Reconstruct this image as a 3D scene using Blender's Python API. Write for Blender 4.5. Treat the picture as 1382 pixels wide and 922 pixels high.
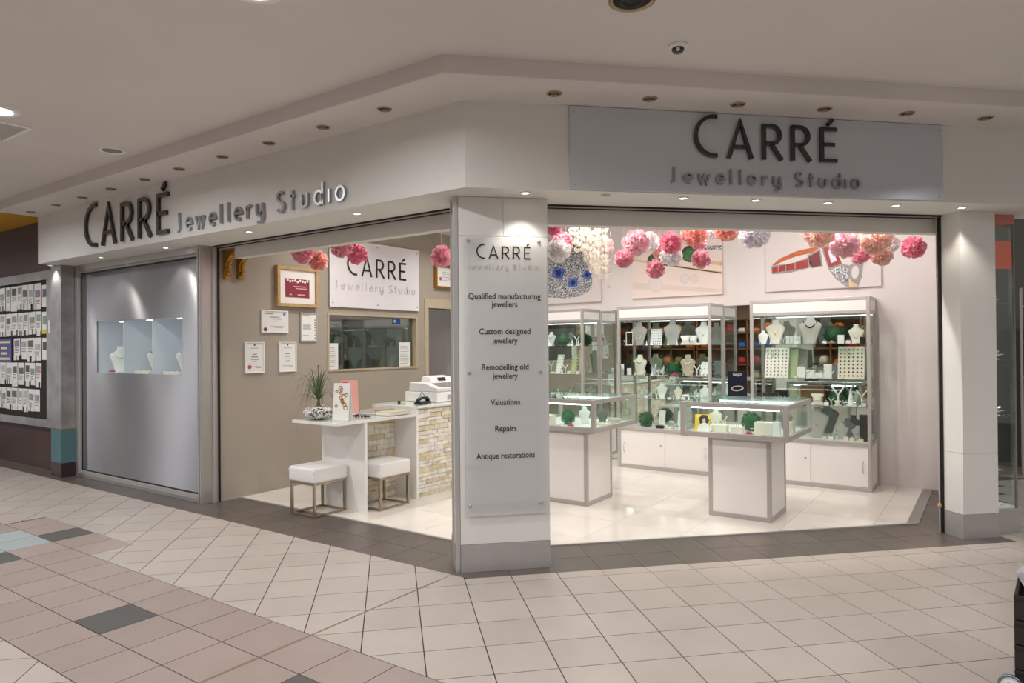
import bpy, bmesh, math, random
from mathutils import Vector, Matrix
random.seed(7)
S2 = math.sqrt(2.0)
for o in list(bpy.data.objects): bpy.data.objects.remove(o)
C = bpy.context.scene.collection
SC = bpy.context.scene

# ---------------------------------------------------------------- camera
CAM_H = 1.5
YAW, PITCH, ROLL = math.radians(35.05), math.radians(.376), math.radians(-.498)
FPX = 926.0
cd = Vector((-math.sin(YAW)*math.cos(PITCH), math.cos(YAW)*math.cos(PITCH), math.sin(PITCH)))
cr = Vector((math.cos(YAW), math.sin(YAW), 0)); cu = cr.cross(cd)
cr, cu = cr*math.cos(ROLL)+cu*math.sin(ROLL), cu*math.cos(ROLL)-cr*math.sin(ROLL)
EYE = Vector((0, 0, CAM_H))
camd = bpy.data.cameras.new('camera'); cam = bpy.data.objects.new('camera', camd); C.objects.link(cam)
camd.sensor_width = 36.0; camd.lens = FPX/1382*36; camd.clip_start = .05
m = Matrix((cr, cu, -cd)).transposed().to_4x4(); m.translation = EYE; cam.matrix_world = m
SC.camera = cam

# ---------------------------------------------------------------- world, exposure, lamps
SC.view_settings.view_transform = 'Standard'; SC.view_settings.look = 'None'
SC.view_settings.gamma = 1.0; SC.view_settings.use_curve_mapping = False
SC.view_settings.exposure = 0.0
w = bpy.data.worlds.new('world'); SC.world = w; w.use_nodes = True
w.node_tree.nodes['Background'].inputs[0].default_value = (1, .985, .965, 1)
w.node_tree.nodes['Background'].inputs[1].default_value = .48

def lamp(kind, name, loc, energy, color=(1, 1, 1), size=.2, target=None, spot=None, blend=.5, sy=None, spread=None):
    l = bpy.data.lights.new(name, kind); l.energy = energy; l.color = color
    if kind == 'AREA':
        l.shape = 'DISK' if sy is None else 'RECTANGLE'; l.size = size
        if sy is not None: l.size_y = sy
        if spread: l.spread = math.radians(spread)
    else:
        l.shadow_soft_size = size
    if kind == 'SPOT': l.spot_size = math.radians(spot or 90); l.spot_blend = blend
    o = bpy.data.objects.new(name, l); C.objects.link(o); o.location = loc
    v = (Vector(target)-Vector(loc)) if target else Vector((0, 0, -1))
    o.rotation_euler = v.to_track_quat('-Z', 'Y').to_euler()
    return o
# mall ceiling downlights: two of their fittings show at the edge of the photograph, the grid goes on unseen, its last row added to brighten the mirrored shelving
MALL_LIGHTS = [(-5.60, 1.83), (-2.77, 1.90), (.1, 1.95), (-8.4, 1.83), (-11.2, 1.83),
               (-5.6, -1.4), (-2.77, -1.4), (.1, -1.4), (-8.4, -1.4), (2.9, 1.95), (2.9, 5.2), (2.9, -1.4), (-8.4, -4.4), (-5.6, -4.4), (-2.77, -4.4), (.1, -4.4)]
for (x, y) in MALL_LIGHTS:
    lamp('AREA', 'mall_downlight_and_fill_offscreen', (x, y, 3.135), 37, (.965, .98, 1), .22, spread=162)
# lamps in the shop ceiling, out of sight above the header; the photograph gives them by the bright room and the hard shadows on its walls
for (x, y) in ((-5.3, 5.1), (-3.6, 5.4), (-2.2, 6.0), (-5.3, 6.9), (-3.7, 6.9)):
    lamp('AREA', 'shop_ceiling_lamp_offscreen', (x, y, 3.03), 13.5, (1, .975, .95), .12, spread=150)
for (x, y, tx, ty, tz, e, ang) in ((-2.63, 4.61, -2.53, 6.01, 1.7, 60, 130), (-1.85, 5.39, -1.75, 6.79, 1.7, 54, 130), (-1.07, 6.17, -.97, 7.57, 1.7, 40, 130),
                                   (-3.6, 4.5, -4.4, 8.15, 1.9, 50, 80), (-1.5, 6.75, -1.1, 7.5, .6, 30, 150), (-4.7, 4.5, -6.2, 5.6, 1.9, 21, 80)):
    lamp('SPOT', 'shop_ceiling_spot_offscreen', (x, y, 3.02), e, (1, .97, .94), .03, (tx, ty, tz), ang, .55)
# ---------------------------------------------------------------- pixel -> place
def ray(x, y): return cd + cr*((x-691)/FPX) - cu*((y-461)/FPX)
def at_z(x, y, z=0.0): v = ray(x, y); return EYE + v*((z-CAM_H)/v.z)
def at_Y(x, y, Y): v = ray(x, y); return EYE + v*(Y/v.y)
def at_X(x, y, X): v = ray(x, y); return EYE + v*(X/v.x)
def at_R(x, y, k):
    v = ray(x, y); P = EYE + v*(k*S2/(v.x-v.y)); return Vector(((P.x+P.y)/S2, -(P.x-P.y)/S2, P.z))   # local (t, inward, z)
def at_d(x, y, depth): return EYE + ray(x, y)*depth
def RW(t, n, z=0.0): return Vector(((t-n)/S2, (t+n)/S2, z))            # right-front frame -> world
R45 = math.pi/4
def project(P):
    q = P-EYE; d = q.dot(cd); return (691+FPX*q.dot(cr)/d, 461-FPX*q.dot(cu)/d, d)

# ---------------------------------------------------------------- materials
def lin(c):
    return tuple(((v/255)/12.92 if v/255 <= .04045 else ((v/255+.055)/1.055)**2.4) for v in c)+(1,)
MATS = {}
def mat(name, rgb, rough=.5, metal=0.0, var=0.0, noise=0.0, nscale=8.0, bump=0.0, bscale=60.0, emit=0.0, aniso=None, rgb2=None, coat=0.0, spec=None, trans=0.0):
    if name in MATS: return MATS[name]
    mt = bpy.data.materials.new(name); mt.use_nodes = True; nt = mt.node_tree; N = nt.nodes; Lk = nt.links
    b = N['Principled BSDF']; b.inputs['Base Color'].default_value = lin(rgb)
    b.inputs['Roughness'].default_value = rough; b.inputs['Metallic'].default_value = metal
    if spec is not None: b.inputs['Specular IOR Level'].default_value = spec
    if coat: b.inputs['Coat Weight'].default_value = coat; b.inputs['Coat Roughness'].default_value = .05
    if trans: b.inputs['Transmission Weight'].default_value = trans
    if emit: b.inputs['Emission Color'].default_value = lin(rgb); b.inputs['Emission Strength'].default_value = emit
    if var or noise:
        src = None
        tc = N.new('ShaderNodeTexCoord')
        mix = N.new('ShaderNodeMix'); mix.data_type = 'RGBA'; mix.blend_type = 'MIX'
        mix.inputs[6].default_value = lin(rgb)
        dark = rgb2 or tuple(v*.72 for v in rgb)
        mix.inputs[7].default_value = lin(dark)
        add = N.new('ShaderNodeMath'); add.operation = 'ADD'; add.use_clamp = True
        add.inputs[0].default_value = 0; add.inputs[1].default_value = 0
        if noise:
            nz = N.new('ShaderNodeTexNoise'); nz.inputs['Scale'].default_value = nscale; nz.inputs['Detail'].default_value = 5
            Lk.new(tc.outputs['Object'], nz.inputs['Vector'])
            ml = N.new('ShaderNodeMapRange'); ml.inputs['From Min'].default_value = .35; ml.inputs['From Max'].default_value = .7
            ml.inputs['To Min'].default_value = 0; ml.inputs['To Max'].default_value = noise
            Lk.new(nz.outputs['Fac'], ml.inputs['Value']); Lk.new(ml.outputs['Result'], add.inputs[0])
        if var:
            oi = N.new('ShaderNodeObjectInfo'); mm = N.new('ShaderNodeMath'); mm.operation = 'MULTIPLY'; mm.inputs[1].default_value = var
            Lk.new(oi.outputs['Random'], mm.inputs[0]); Lk.new(mm.outputs[0], add.inputs[1])
        Lk.new(add.outputs[0], mix.inputs[0]); Lk.new(mix.outputs[2], b.inputs['Base Color'])
    if bump:
        tc2 = N.new('ShaderNodeTexCoord'); nb = N.new('ShaderNodeTexNoise'); nb.inputs['Scale'].default_value = bscale; nb.inputs['Detail'].default_value = 4
        bp = N.new('ShaderNodeBump'); bp.inputs['Strength'].default_value = bump; bp.inputs['Distance'].default_value = .01
        Lk.new(tc2.outputs['Object'], nb.inputs['Vector']); Lk.new(nb.outputs['Fac'], bp.inputs['Height']); Lk.new(bp.outputs['Normal'], b.inputs['Normal'])
    if aniso:
        b.inputs['Anisotropic'].default_value = aniso[0]
        cx = N.new('ShaderNodeCombineXYZ')
        for i in range(3): cx.inputs[i].default_value = aniso[1][i]
        Lk.new(cx.outputs[0], b.inputs['Tangent'])
    MATS[name] = mt; return mt

def glass(name, tint=(250, 253, 251), refl=.03, rough=.02):
    if name in MATS: return MATS[name]
    mt = bpy.data.materials.new(name); mt.use_nodes = True; nt = mt.node_tree; N = nt.nodes; Lk = nt.links
    for n in list(N):
        if n.type != 'OUTPUT_MATERIAL': N.remove(n)
    out = [n for n in N if n.type == 'OUTPUT_MATERIAL'][0]
    t = N.new('ShaderNodeBsdfTransparent'); t.inputs[0].default_value = lin(tint)
    g = N.new('ShaderNodeBsdfGlossy'); g.inputs['Roughness'].default_value = rough; g.inputs[0].default_value = (1, 1, 1, 1)
    lw = N.new('ShaderNodeLayerWeight'); lw.inputs[0].default_value = .5
    pw = N.new('ShaderNodeMath'); pw.operation = 'POWER'; pw.inputs[1].default_value = 5.0
    ad = N.new('ShaderNodeMath'); ad.operation = 'MULTIPLY_ADD'; ad.inputs[1].default_value = .55; ad.inputs[2].default_value = refl; ad.use_clamp = True
    mx = N.new('ShaderNodeMixShader')
    Lk.new(lw.outputs['Facing'], pw.inputs[0]); Lk.new(pw.outputs[0], ad.inputs[0]); Lk.new(ad.outputs[0], mx.inputs[0]); Lk.new(t.outputs[0], mx.inputs[1]); Lk.new(g.outputs[0], mx.inputs[2]); Lk.new(mx.outputs[0], out.inputs[0])
    MATS[name] = mt; return mt

def frosted(name, rgb, opacity):
    if name in MATS: return MATS[name]
    mt = bpy.data.materials.new(name); mt.use_nodes = True; nt = mt.node_tree; N = nt.nodes; Lk = nt.links
    b = N['Principled BSDF']; b.inputs['Base Color'].default_value = lin(rgb); b.inputs['Roughness'].default_value = .12; b.inputs['Alpha'].default_value = opacity
    MATS[name] = mt; return mt

def voronoi_mat(name, cols, scale=60, rough=.25, metal=.0):
    if name in MATS: return MATS[name]
    mt = bpy.data.materials.new(name); mt.use_nodes = True; nt = mt.node_tree; N = nt.nodes; Lk = nt.links
    b = N['Principled BSDF']; b.inputs['Roughness'].default_value = rough; b.inputs['Metallic'].default_value = metal
    tc = N.new('ShaderNodeTexCoord'); v = N.new('ShaderNodeTexVoronoi'); v.inputs['Scale'].default_value = scale
    rp = N.new('ShaderNodeValToRGB'); rp.color_ramp.interpolation = 'CONSTANT'
    el = rp.color_ramp.elements
    while len(el) < len(cols): el.new(.5)
    for i, c in enumerate(cols): el[i].position = i/len(cols); el[i].color = lin(c)
    sx = N.new('ShaderNodeSeparateColor')
    Lk.new(tc.outputs['Object'], v.inputs['Vector']); Lk.new(v.outputs['Color'], sx.inputs[0]); Lk.new(sx.outputs[0], rp.inputs[0]); Lk.new(rp.outputs[0], b.inputs['Base Color'])
    MATS[name] = mt; return mt

M_ceil = mat('ceiling_paint', (224, 218, 214), .85, noise=.15, nscale=.7)
M_wallwhite = mat('fascia_paint', (224, 222, 217), .6, noise=.1, nscale=1.2)
M_backwall = mat('shop_wall_paint', (222, 213, 210), .75, noise=.08, nscale=1.5)
M_beige = mat('beige_wall_paint', (170, 159, 145), .7, noise=.12, nscale=1.2)
M_tile = mat('floor_tile', (180, 169, 160), .32, var=.16, noise=.12, nscale=5, spec=.45)
M_tilep = mat('floor_tile_pink', (158, 142, 134), .35, var=.2, noise=.12, nscale=5, spec=.45)
M_tiled = mat('floor_tile_charcoal', (88, 86, 84), .4, var=.2, noise=.15)
M_tileb = mat('floor_tile_blue', (160, 170, 168), .35, var=.2)
M_border = mat('border_tile', (98, 88, 82), .33, var=.3, noise=.3, nscale=7)
M_grout = mat('grout', (66, 56, 50), .9)
M_groutl = mat('grout_light', (190, 182, 172), .8)
M_shopfloor = mat('polished_tile', (238, 230, 220), .07, var=.1, noise=.15, nscale=3, spec=.6)
M_alu = mat('aluminium', (196, 194, 192), .3, .75)
M_alupaint = mat('silver_frame', (186, 180, 176), .38, .35)
M_steel = mat('brushed_steel', (176, 172, 170), .35, .35, noise=.2, nscale=3)
M_black = mat('black_plastic', (22, 20, 20), .4)
M_blackgloss = mat('black_gloss', (30, 24, 22), .18, coat=.6)
M_white = mat('white_laminate', (240, 238, 234), .3)
M_whitem = mat('white_matte', (240, 238, 236), .7)
M_leather = mat('white_leather', (238, 235, 232), .4, bump=.08, bscale=90)
M_nickel = mat('nickel_tube', (170, 155, 138), .25, .9)
M_mirror = mat('mirror', (235, 240, 238), .01, 1.0)
M_glass = glass('clear_glass')
M_gglass = glass('green_glass_edge', (238, 250, 246), .05)
M_satin = mat('satin_panel', (160, 159, 162), .5, .75, aniso=(1.0, (.43, 0, .9)), noise=.12, nscale=1.5)
M_lit = mat('lamp_glow', (255, 246, 232), .5, emit=9)
M_led = mat('led_strip', (240, 250, 255), .5, emit=6)
M_gold = mat('gilt', (176, 128, 52), .3, .7, bump=.4, bscale=120)
M_letter = mat('grey_lettering', (158, 158, 162), .28, .5)
M_letterp = mat('pale_lettering', (226, 222, 224), .2, .3)  # silver letters; the white they reflect is put into the pale colour
M_goldm = mat('gold_metal', (214, 170, 90), .25, .9)
M_silver = mat('silver_metal', (225, 225, 228), .18, .95)
M_wood = mat('pale_wood', (196, 160, 112), .5, noise=.4, nscale=14)
M_dwood = mat('brown_wood', (124, 84, 48), .5, noise=.5, nscale=10)
M_brown = mat('brown_wall', (74, 52, 48), .5, noise=.2, nscale=2)
M_teal = mat('teal_paint', (84, 118, 124), .45)
M_grey = mat('grey_velvet', (176, 172, 166), .85)
M_dgrey = mat('dark_grey_velvet', (120, 122, 120), .85)
M_cream = mat('cream_velvet', (232, 224, 208), .75)
M_green = mat('boxwood_green', (66, 122, 80), .6, var=.2, noise=.5, nscale=40)
M_pink = mat('petal_pink', (232, 120, 176), .6)
M_pearl = mat('pearl', (240, 236, 228), .2, coat=.5)
M_paper = mat('paper_white', (236, 234, 230), .7)
M_ink = mat('ink', (70, 66, 66), .7)
M_maroon = mat('maroon_print', (140, 44, 60), .6)

# ---------------------------------------------------------------- mesh building
class MB:
    def __init__(s): s.v = []; s.f = []
    def add(s, vs, fs):
        n = len(s.v); s.v += [tuple(q) for q in vs]; s.f += [tuple(i+n for i in f) for f in fs]; return s
    def box(s, x0, x1, y0, y1, z0, z1):
        return s.add([(x0,y0,z0),(x1,y0,z0),(x1,y1,z0),(x0,y1,z0),(x0,y0,z1),(x1,y0,z1),(x1,y1,z1),(x0,y1,z1)],
                     [(0,3,2,1),(4,5,6,7),(0,1,5,4),(1,2,6,5),(2,3,7,6),(3,0,4,7)])
    def prism(s, poly, z0, z1):
        n = len(poly); a = sum(poly[i][0]*poly[(i+1)%n][1]-poly[(i+1)%n][0]*poly[i][1] for i in range(n))
        if a < 0: poly = poly[::-1]
        return s.add([(p[0],p[1],z0) for p in poly]+[(p[0],p[1],z1) for p in poly],
                     [tuple(range(n-1,-1,-1)), tuple(range(n,2*n))]+[(i,(i+1)%n,n+(i+1)%n,n+i) for i in range(n)])
    def slab(s, poly, y0, y1):      # polygon in x,z extruded from y0 (front) to y1
        n = len(poly); a = sum(poly[i][0]*poly[(i+1)%n][1]-poly[(i+1)%n][0]*poly[i][1] for i in range(n))
        if a < 0: poly = poly[::-1]
        return s.add([(p[0],y0,p[1]) for p in poly]+[(p[0],y1,p[1]) for p in poly],
                     [tuple(range(n)), tuple(range(2*n-1,n-1,-1))]+[(i,n+i,n+(i+1)%n,(i+1)%n) for i in range(n)])
    def lathe(s, prof, n=24, cx=0, cy=0, z=0, axis='z'):
        vs = []; fs = []
        for (r, h) in prof:
            for i in range(n):
                a = 2*math.pi*i/n; c, sn = r*math.cos(a), r*math.sin(a)
                vs.append((cx+c, cy+sn, z+h) if axis == 'z' else ((cx+c, cy-h, z+sn) if axis == 'y' else (cx+h, cy+c, z+sn)))
        for j in range(len(prof)-1):
            for i in range(n): fs.append((j*n+i, j*n+(i+1)%n, (j+1)*n+(i+1)%n, (j+1)*n+i))
        fs.append(tuple(range(n-1,-1,-1))); fs.append(tuple((len(prof)-1)*n+i for i in range(n)))
        return s.add(vs, fs)
    def tube(s, pts, r, n=6, closed=False):
        pts = [Vector(p) for p in pts]; N = len(pts); vs = []; fs = []
        rr = r if isinstance(r, (list, tuple)) else [r]*N
        up = Vector((0, 0, 1))
        for i, p in enumerate(pts):
            a = pts[(i-1) % N] if (i > 0 or closed) else p; b = pts[(i+1) % N] if (i < N-1 or closed) else p
            d = (b-a).normalized() if (b-a).length > 1e-9 else Vector((1, 0, 0))
            u = d.cross(up)
            if u.length < .05: u = d.cross(Vector((0, 1, 0)))
            u.normalize(); w_ = u.cross(d)
            for j in range(n):
                an = 2*math.pi*j/n; vs.append(p+u*(rr[i]*math.cos(an))+w_*(rr[i]*math.sin(an)))
        for i in range(N if closed else N-1):
            for j in range(n): fs.append((i*n+j, i*n+(j+1)%n, ((i+1)%N)*n+(j+1)%n, ((i+1)%N)*n+j))
        if not closed: fs.append(tuple(range(n-1,-1,-1))); fs.append(tuple((N-1)*n+j for j in range(n)))
        return s.add(vs, fs)
    def ball(s, c, r, n=8, m_=6, sz=1.0):
        prof = [(max(1e-4, r*math.sin(math.pi*i/m_)), -r*sz*math.cos(math.pi*i/m_)) for i in range(m_+1)]
        return s.lathe(prof, n, c[0], c[1], c[2])
    def mesh(s, name):
        me = bpy.data.meshes.new(name); me.from_pydata(s.v, [], s.f); me.update(); return me
    def build(s, name, material, parent=None, smooth=False, bevel=0.0, loc=None, segs=2):
        return link(s.mesh(name), name, material, parent, smooth, bevel, loc, segs)
def link(me, name, material, parent=None, smooth=False, bevel=0.0, loc=None, segs=2):
    if material is not None and not me.materials: me.materials.append(material)
    bm = bmesh.new(); bm.from_mesh(me); bmesh.ops.recalc_face_normals(bm, faces=bm.faces)
    if bevel:
        bmesh.ops.bevel(bm, geom=[e for e in bm.edges if e.is_manifold and e.calc_face_angle(0) > .6], offset=bevel, segments=segs, affect='EDGES', profile=.5)
    if smooth:
        for f in bm.faces: f.smooth = True
    bm.to_mesh(me); bm.free()
    if smooth and bevel == 0.0: pass
    o = bpy.data.objects.new(name, me); C.objects.link(o)
    if parent: o.parent = parent
    if loc is not None: o.location = loc
    return o
def tag(o, label, cat, group=None):
    o['label'] = label; o['category'] = cat
    if group: o['group'] = group
    return o
def thing(name, label, cat, loc=(0, 0, 0), rz=0.0, group=None):
    o = bpy.data.objects.new(name, None); C.objects.link(o); o.empty_display_size = .05
    o.location = loc; o.rotation_euler = (0, 0, rz); return tag(o, label, cat, group)
def struct(o, label=None):
    o['kind'] = 'structure'
    if label: o['label'] = label
    return o
def stuff(o): o['kind'] = 'stuff'; return o
def copy_tree(o, parent=None):
    c = o.copy(); C.objects.link(c); c.parent = parent
    for ch in list(o.children): copy_tree(ch, c)
    return c
def sbox(name, mt, x0, x1, y0, y1, z0, z1, label=None, bevel=0.0):
    return struct(MB().box(x0, x1, y0, y1, z0, z1).build(name, mt, None, False, bevel), label)

# ---------------------------------------------------------------- lettering
def stroke(mb, pts, wd, y0, y1):
    """flat ribbon of width wd along pts (x,z), extruded from y0 to y1"""
    n = len(pts); Lf = []; Rt = []
    for i in range(n):
        a = Vector(pts[max(0, i-1)]); b = Vector(pts[i]); c = Vector(pts[min(n-1, i+1)])
        d1 = (b-a).normalized() if i > 0 else (c-b).normalized(); d2 = (c-b).normalized() if i < n-1 else d1
        nn = (Vector((-d1.y, d1.x))+Vector((-d2.y, d2.x))); nn = nn/max(.3, nn.length**2/2) if nn.length > 1e-6 else Vector((-d1.y, d1.x))
        Lf.append(b+nn*wd/2); Rt.append(b-nn*wd/2)
    vs = []; fs = []
    for i in range(n):
        vs += [(Lf[i].x, y0, Lf[i].y), (Rt[i].x, y0, Rt[i].y), (Lf[i].x, y1, Lf[i].y), (Rt[i].x, y1, Rt[i].y)]
    for i in range(n-1):
        p, q = 4*i, 4*i+4
        fs += [(p, q, q+1, p+1), (p+2, p+3, q+3, q+2), (p, p+2, q+2, q), (p+1, q+1, q+3, p+3)]
    fs += [(0, 1, 3, 2), (4*n-4, 4*n-2, 4*n-1, 4*n-3)]
    mb.add(vs, fs)
def arc(cx, cz, rx, rz, a0, a1, n=14):
    return [(cx+rx*math.cos(math.radians(a0+(a1-a0)*i/n)), cz+rz*math.sin(math.radians(a0+(a1-a0)*i/n))) for i in range(n+1)]
W_ = .085
def g_C(): return [[(.57, .955)]+arc(.50, .5, .455, .455, 90, 270, 20)+[(.57, .045)]]
def g_A(): return [[(.0, .0), (.29, .86), (.58, .0)], [(.12, .27), (.46, .27)]]
def g_R(): return [[(.045, .0), (.045, .80), (.24, .80)]+arc(.24, .59, .21, .21, 90, -90, 12)[1:]+[(.06, .38)], [(.22, .38), (.50, .0)]]
def g_E(): return [[(.44, .79), (.045, .79), (.045, .04), (.44, .04)], [(.045, .42), (.38, .42)], [(.20, .90), (.34, 1.02)]]
CARRE = [('C', g_C(), 0), ('A', g_A(), .86), ('R', g_R(), 1.71), ('R', g_R(), 2.45), ('E', g_E(), 3.21)]   # unit: height of C, total width 3.65
def lower():
    o_ = lambda: [arc(.3, .32, .27, .30, 90, 450, 22)]
    e_ = lambda: [[(.06, .34), (.54, .34)]+arc(.3, .32, .26, .30, 4, 310, 20)]
    return {'J': ([[(.28, 1.0), (.28, .30)]+arc(.08, .22, .20, .20, 0, -95, 8)], .4), 'e': (e_(), .6), 'w': ([[(0, .62), (.2, .0), (.38, .5), (.56, 0), (.76, .62)]], .76),
            'l': ([[(.06, 1.0), (.06, 0)]], .12), 'r': ([[(.06, 0), (.06, .62)], [(.06, .38)]+arc(.3, .34, .24, .26, 165, 70, 8)], .4),
            'y': ([[(.04, .62), (.04, .25)]+arc(.27, .24, .23, .22, 180, 350, 10), [(.5, .62), (.5, -.12)]+arc(.27, -.12, .23, .2, 0, -130, 8)], .55),
            'S': ([arc(.28, .72, .24, .22, 40, 250, 10)+[(.30, .46)]+arc(.28, .24, .25, .22, 70, -150, 12)], .55), 't': ([[(.14, .92), (.14, 0)], [(.0, .64), (.30, .64)]], .3),
            'u': ([[(.05, .62), (.05, .26)]+arc(.28, .26, .23, .24, 180, 360, 12)+[(.51, .62)]], .56), 'd': (o_()+[[(.56, 1.0), (.56, 0)]], .6),
            'i': ([[(.06, .62), (.06, 0)]], .12), 'o': (o_(), .6)}
LOW = lower()
JS_X = dict(zip(range(15), [0, .95, 1.95, 3.2, 4.18, 4.85, 5.45, 6.45, 7.25, 8.88, 9.88, 10.62, 11.62, 12.55, 13.05]))  # pen positions, unit: cap height
JS = 'JewelleryStudio'
def carre(root, x0, z0, width, mt, y0, y1, name='letter'):
    s = width/3.65
    for ch, st, px in CARRE:
        mb = MB()
        for q in st: stroke(mb, [(x0+(px+a)*s, z0+b*s) for a, b in q], W_*s, y0, y1)
        mb.build(name, mt, root)
def studio(root, x0, z0, width, mt, y0, y1, sw=.13, name='letter'):
    s = width/13.65
    for i, ch in enumerate(JS):
        mb = MB()
        for q in LOW[ch][0]: stroke(mb, [(x0+(JS_X[i]+a)*s, z0+b*s) for a, b in q], sw*s, y0, y1)
        mb.build(name, mt, root)
def font_mesh(txt, height, width=None, thick=.002, bold=.012, y0=0.0):
    cu_ = bpy.data.curves.new('t', 'FONT'); cu_.body = txt; cu_.size = 1; cu_.align_x = 'CENTER'; cu_.offset = bold; cu_.extrude = 0; cu_.resolution_u = 3
    ob = bpy.data.objects.new('t', cu_); C.objects.link(ob)
    dg = bpy.context.evaluated_depsgraph_get(); me = bpy.data.meshes.new_from_object(ob.evaluated_get(dg))
    bpy.data.objects.remove(ob); bpy.data.curves.remove(cu_)
    xs = [v.co.x for v in me.vertices]; sc = height; sx = (width/(max(xs)-min(xs))) if width else sc
    for v in me.vertices: v.co = Vector((v.co.x*sx, y0, v.co.y*sc))
    me.materials.clear(); return me
# ================================================================ STRUCTURE
def clip(poly, f):
    out = []; n = len(poly)
    for i in range(n):
        a, b = poly[i], poly[(i+1) % n]; fa, fb = f(a), f(b)
        if fa >= 0: out.append(a)
        if (fa >= 0) != (fb >= 0):
            t = fa/(fa-fb); out.append((a[0]+(b[0]-a[0])*t, a[1]+(b[1]-a[1])*t))
    return out
def area(p): return abs(sum(p[i][0]*p[(i+1) % len(p)][1]-p[(i+1) % len(p)][0]*p[i][1] for i in range(len(p))))/2
def kk(p): return (p[0]-p[1])/S2
YB, KB = 3.465, -4.425            # outer edge of the dark border, left and right front
J = .003
floor = struct(MB().box(-16, 9, -7, 9.5, -.05, -.004).build('floor', M_grout), 'beige and pink tiled mall floor with dark joints')
# --- mall tiles: a 45 degree cream field and an axis-parallel pink band
tiles = []        # (mesh pieces, material)
bandY = [1.40+.31*i for i in range(4)]
field = [
    [lambda p: -2.933-p[0], lambda p: YB-p[1], lambda p: p[1]-2.64],
    [lambda p: -6.995-J-p[0], lambda p: 2.64-p[1], lambda p: p[1]-2.33-J],
    [lambda p: -2.933-p[0], lambda p: p[0]+5.418-J, lambda p: 2.64-p[1], lambda p: p[1]-2.33-J],
    [lambda p: p[0]+2.927, lambda p: kk(p)-KB, lambda p: p[1]-2.33-J],
    [lambda p: p[0]+2.927, lambda p: KB-kk(p), lambda p: YB-p[1]],
    [lambda p: 1.40-J-p[1], lambda p: p[1]+1.5],
    [lambda p: KB-kk(p), lambda p: (p[0]+p[1])/S2-4.61],
]
for it in range(-36, 34):
    for ik in range(-28, 30):
        t0, t1 = .145+.3055*it+J, .145+.3055*(it+1)-J
        k0, k1 = -4.012+.2995*ik+J, -4.012+.2995*(ik+1)-J
        sq = [((t+k)/S2, (t-k)/S2) for t, k in ((t0, k0), (t1, k0), (t1, k1), (t0, k1))]
        cx = sum(p[0] for p in sq)/4; cy = sum(p[1] for p in sq)/4
        if cx < -11.5 or cx > 4 or cy < -1.6 or cy > 9.2: continue
        pcs = []
        for reg in field:
            q = sq
            for f in reg:
                q = clip(q, f)
                if len(q) < 3: break
            if len(q) >= 3 and area(q) > .0008: pcs.append(q)
        if pcs and not (cy > 6.7 and cx < -.05): tiles.append((pcs, M_tile))
DARKT = {(-4.178, 1.71), (-6.348, 2.33), (-5.728, 1.71), (-2.628, 1.71), (-4.178, 1.4)}
for iy in range(4):
    y0 = 1.40+.31*iy
    for ix in range(-21, 26):
        x0 = -5.418+.31*ix
        if iy == 3 and not (-6.99 < x0+.1 < -5.42): continue
        mt = M_tilep
        if (iy, ix) in ((1, 4), (3, -3), (1, 9)): mt = M_tiled
        if (iy, ix) in ((2, -2), (1, -2)): mt = M_tiled if iy == 1 else M_tilep
        if (iy, ix) in ((2, -4), (2, -3), (1, -4), (1, -3)): mt = M_tileb
        if iy == 1 and ix == -3: mt = M_tileb
        if iy == 2 and ix == -3: mt = M_tileb
        q = [(x0+J, y0+J), (x0+.31-J, y0+J), (x0+.31-J, y0+.31-J), (x0+J, y0+.31-J)]
        tiles.append(([q], mt))
def vis(pcs):
    tot = 0
    for q in pcs:
        pp = []
        for p in q:
            X, Y_, d = project(Vector((p[0], p[1], 0)))
            if d < .3: return 0
            pp.append((X, Y_))
        for f in (lambda p: p[0], lambda p: 1382-p[0], lambda p: p[1], lambda p: 922-p[1]):
            pp = clip(pp, f)
            if len(pp) < 3: break
        if len(pp) >= 3: tot += area(pp)
    return tot
tiles.sort(key=lambda a: -vis(a[0]))
rest = {}
for i, (pcs, mt) in enumerate(tiles):
    if i < 300 and vis(pcs) > 60:
        mb = MB()
        for q in pcs: mb.prism(q, -.008, 0)
        mb.build('floor_tile', mt, floor)
    else:
        mb = rest.setdefault(mt.name, (MB(), mt))[0]
        for q in pcs: mb.prism(q, -.008, 0)
for nm, (mb, mt) in rest.items(): stuff(mb.build('distant_floor_tiles', mt, floor))
# metal expansion joint running out from the corner of the shop
MB().box(-2.936, -2.924, -1.5, 3.33, -.006, .0015).build('expansion_joint', mat('joint_strip', (128, 112, 92), .5), floor)
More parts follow.
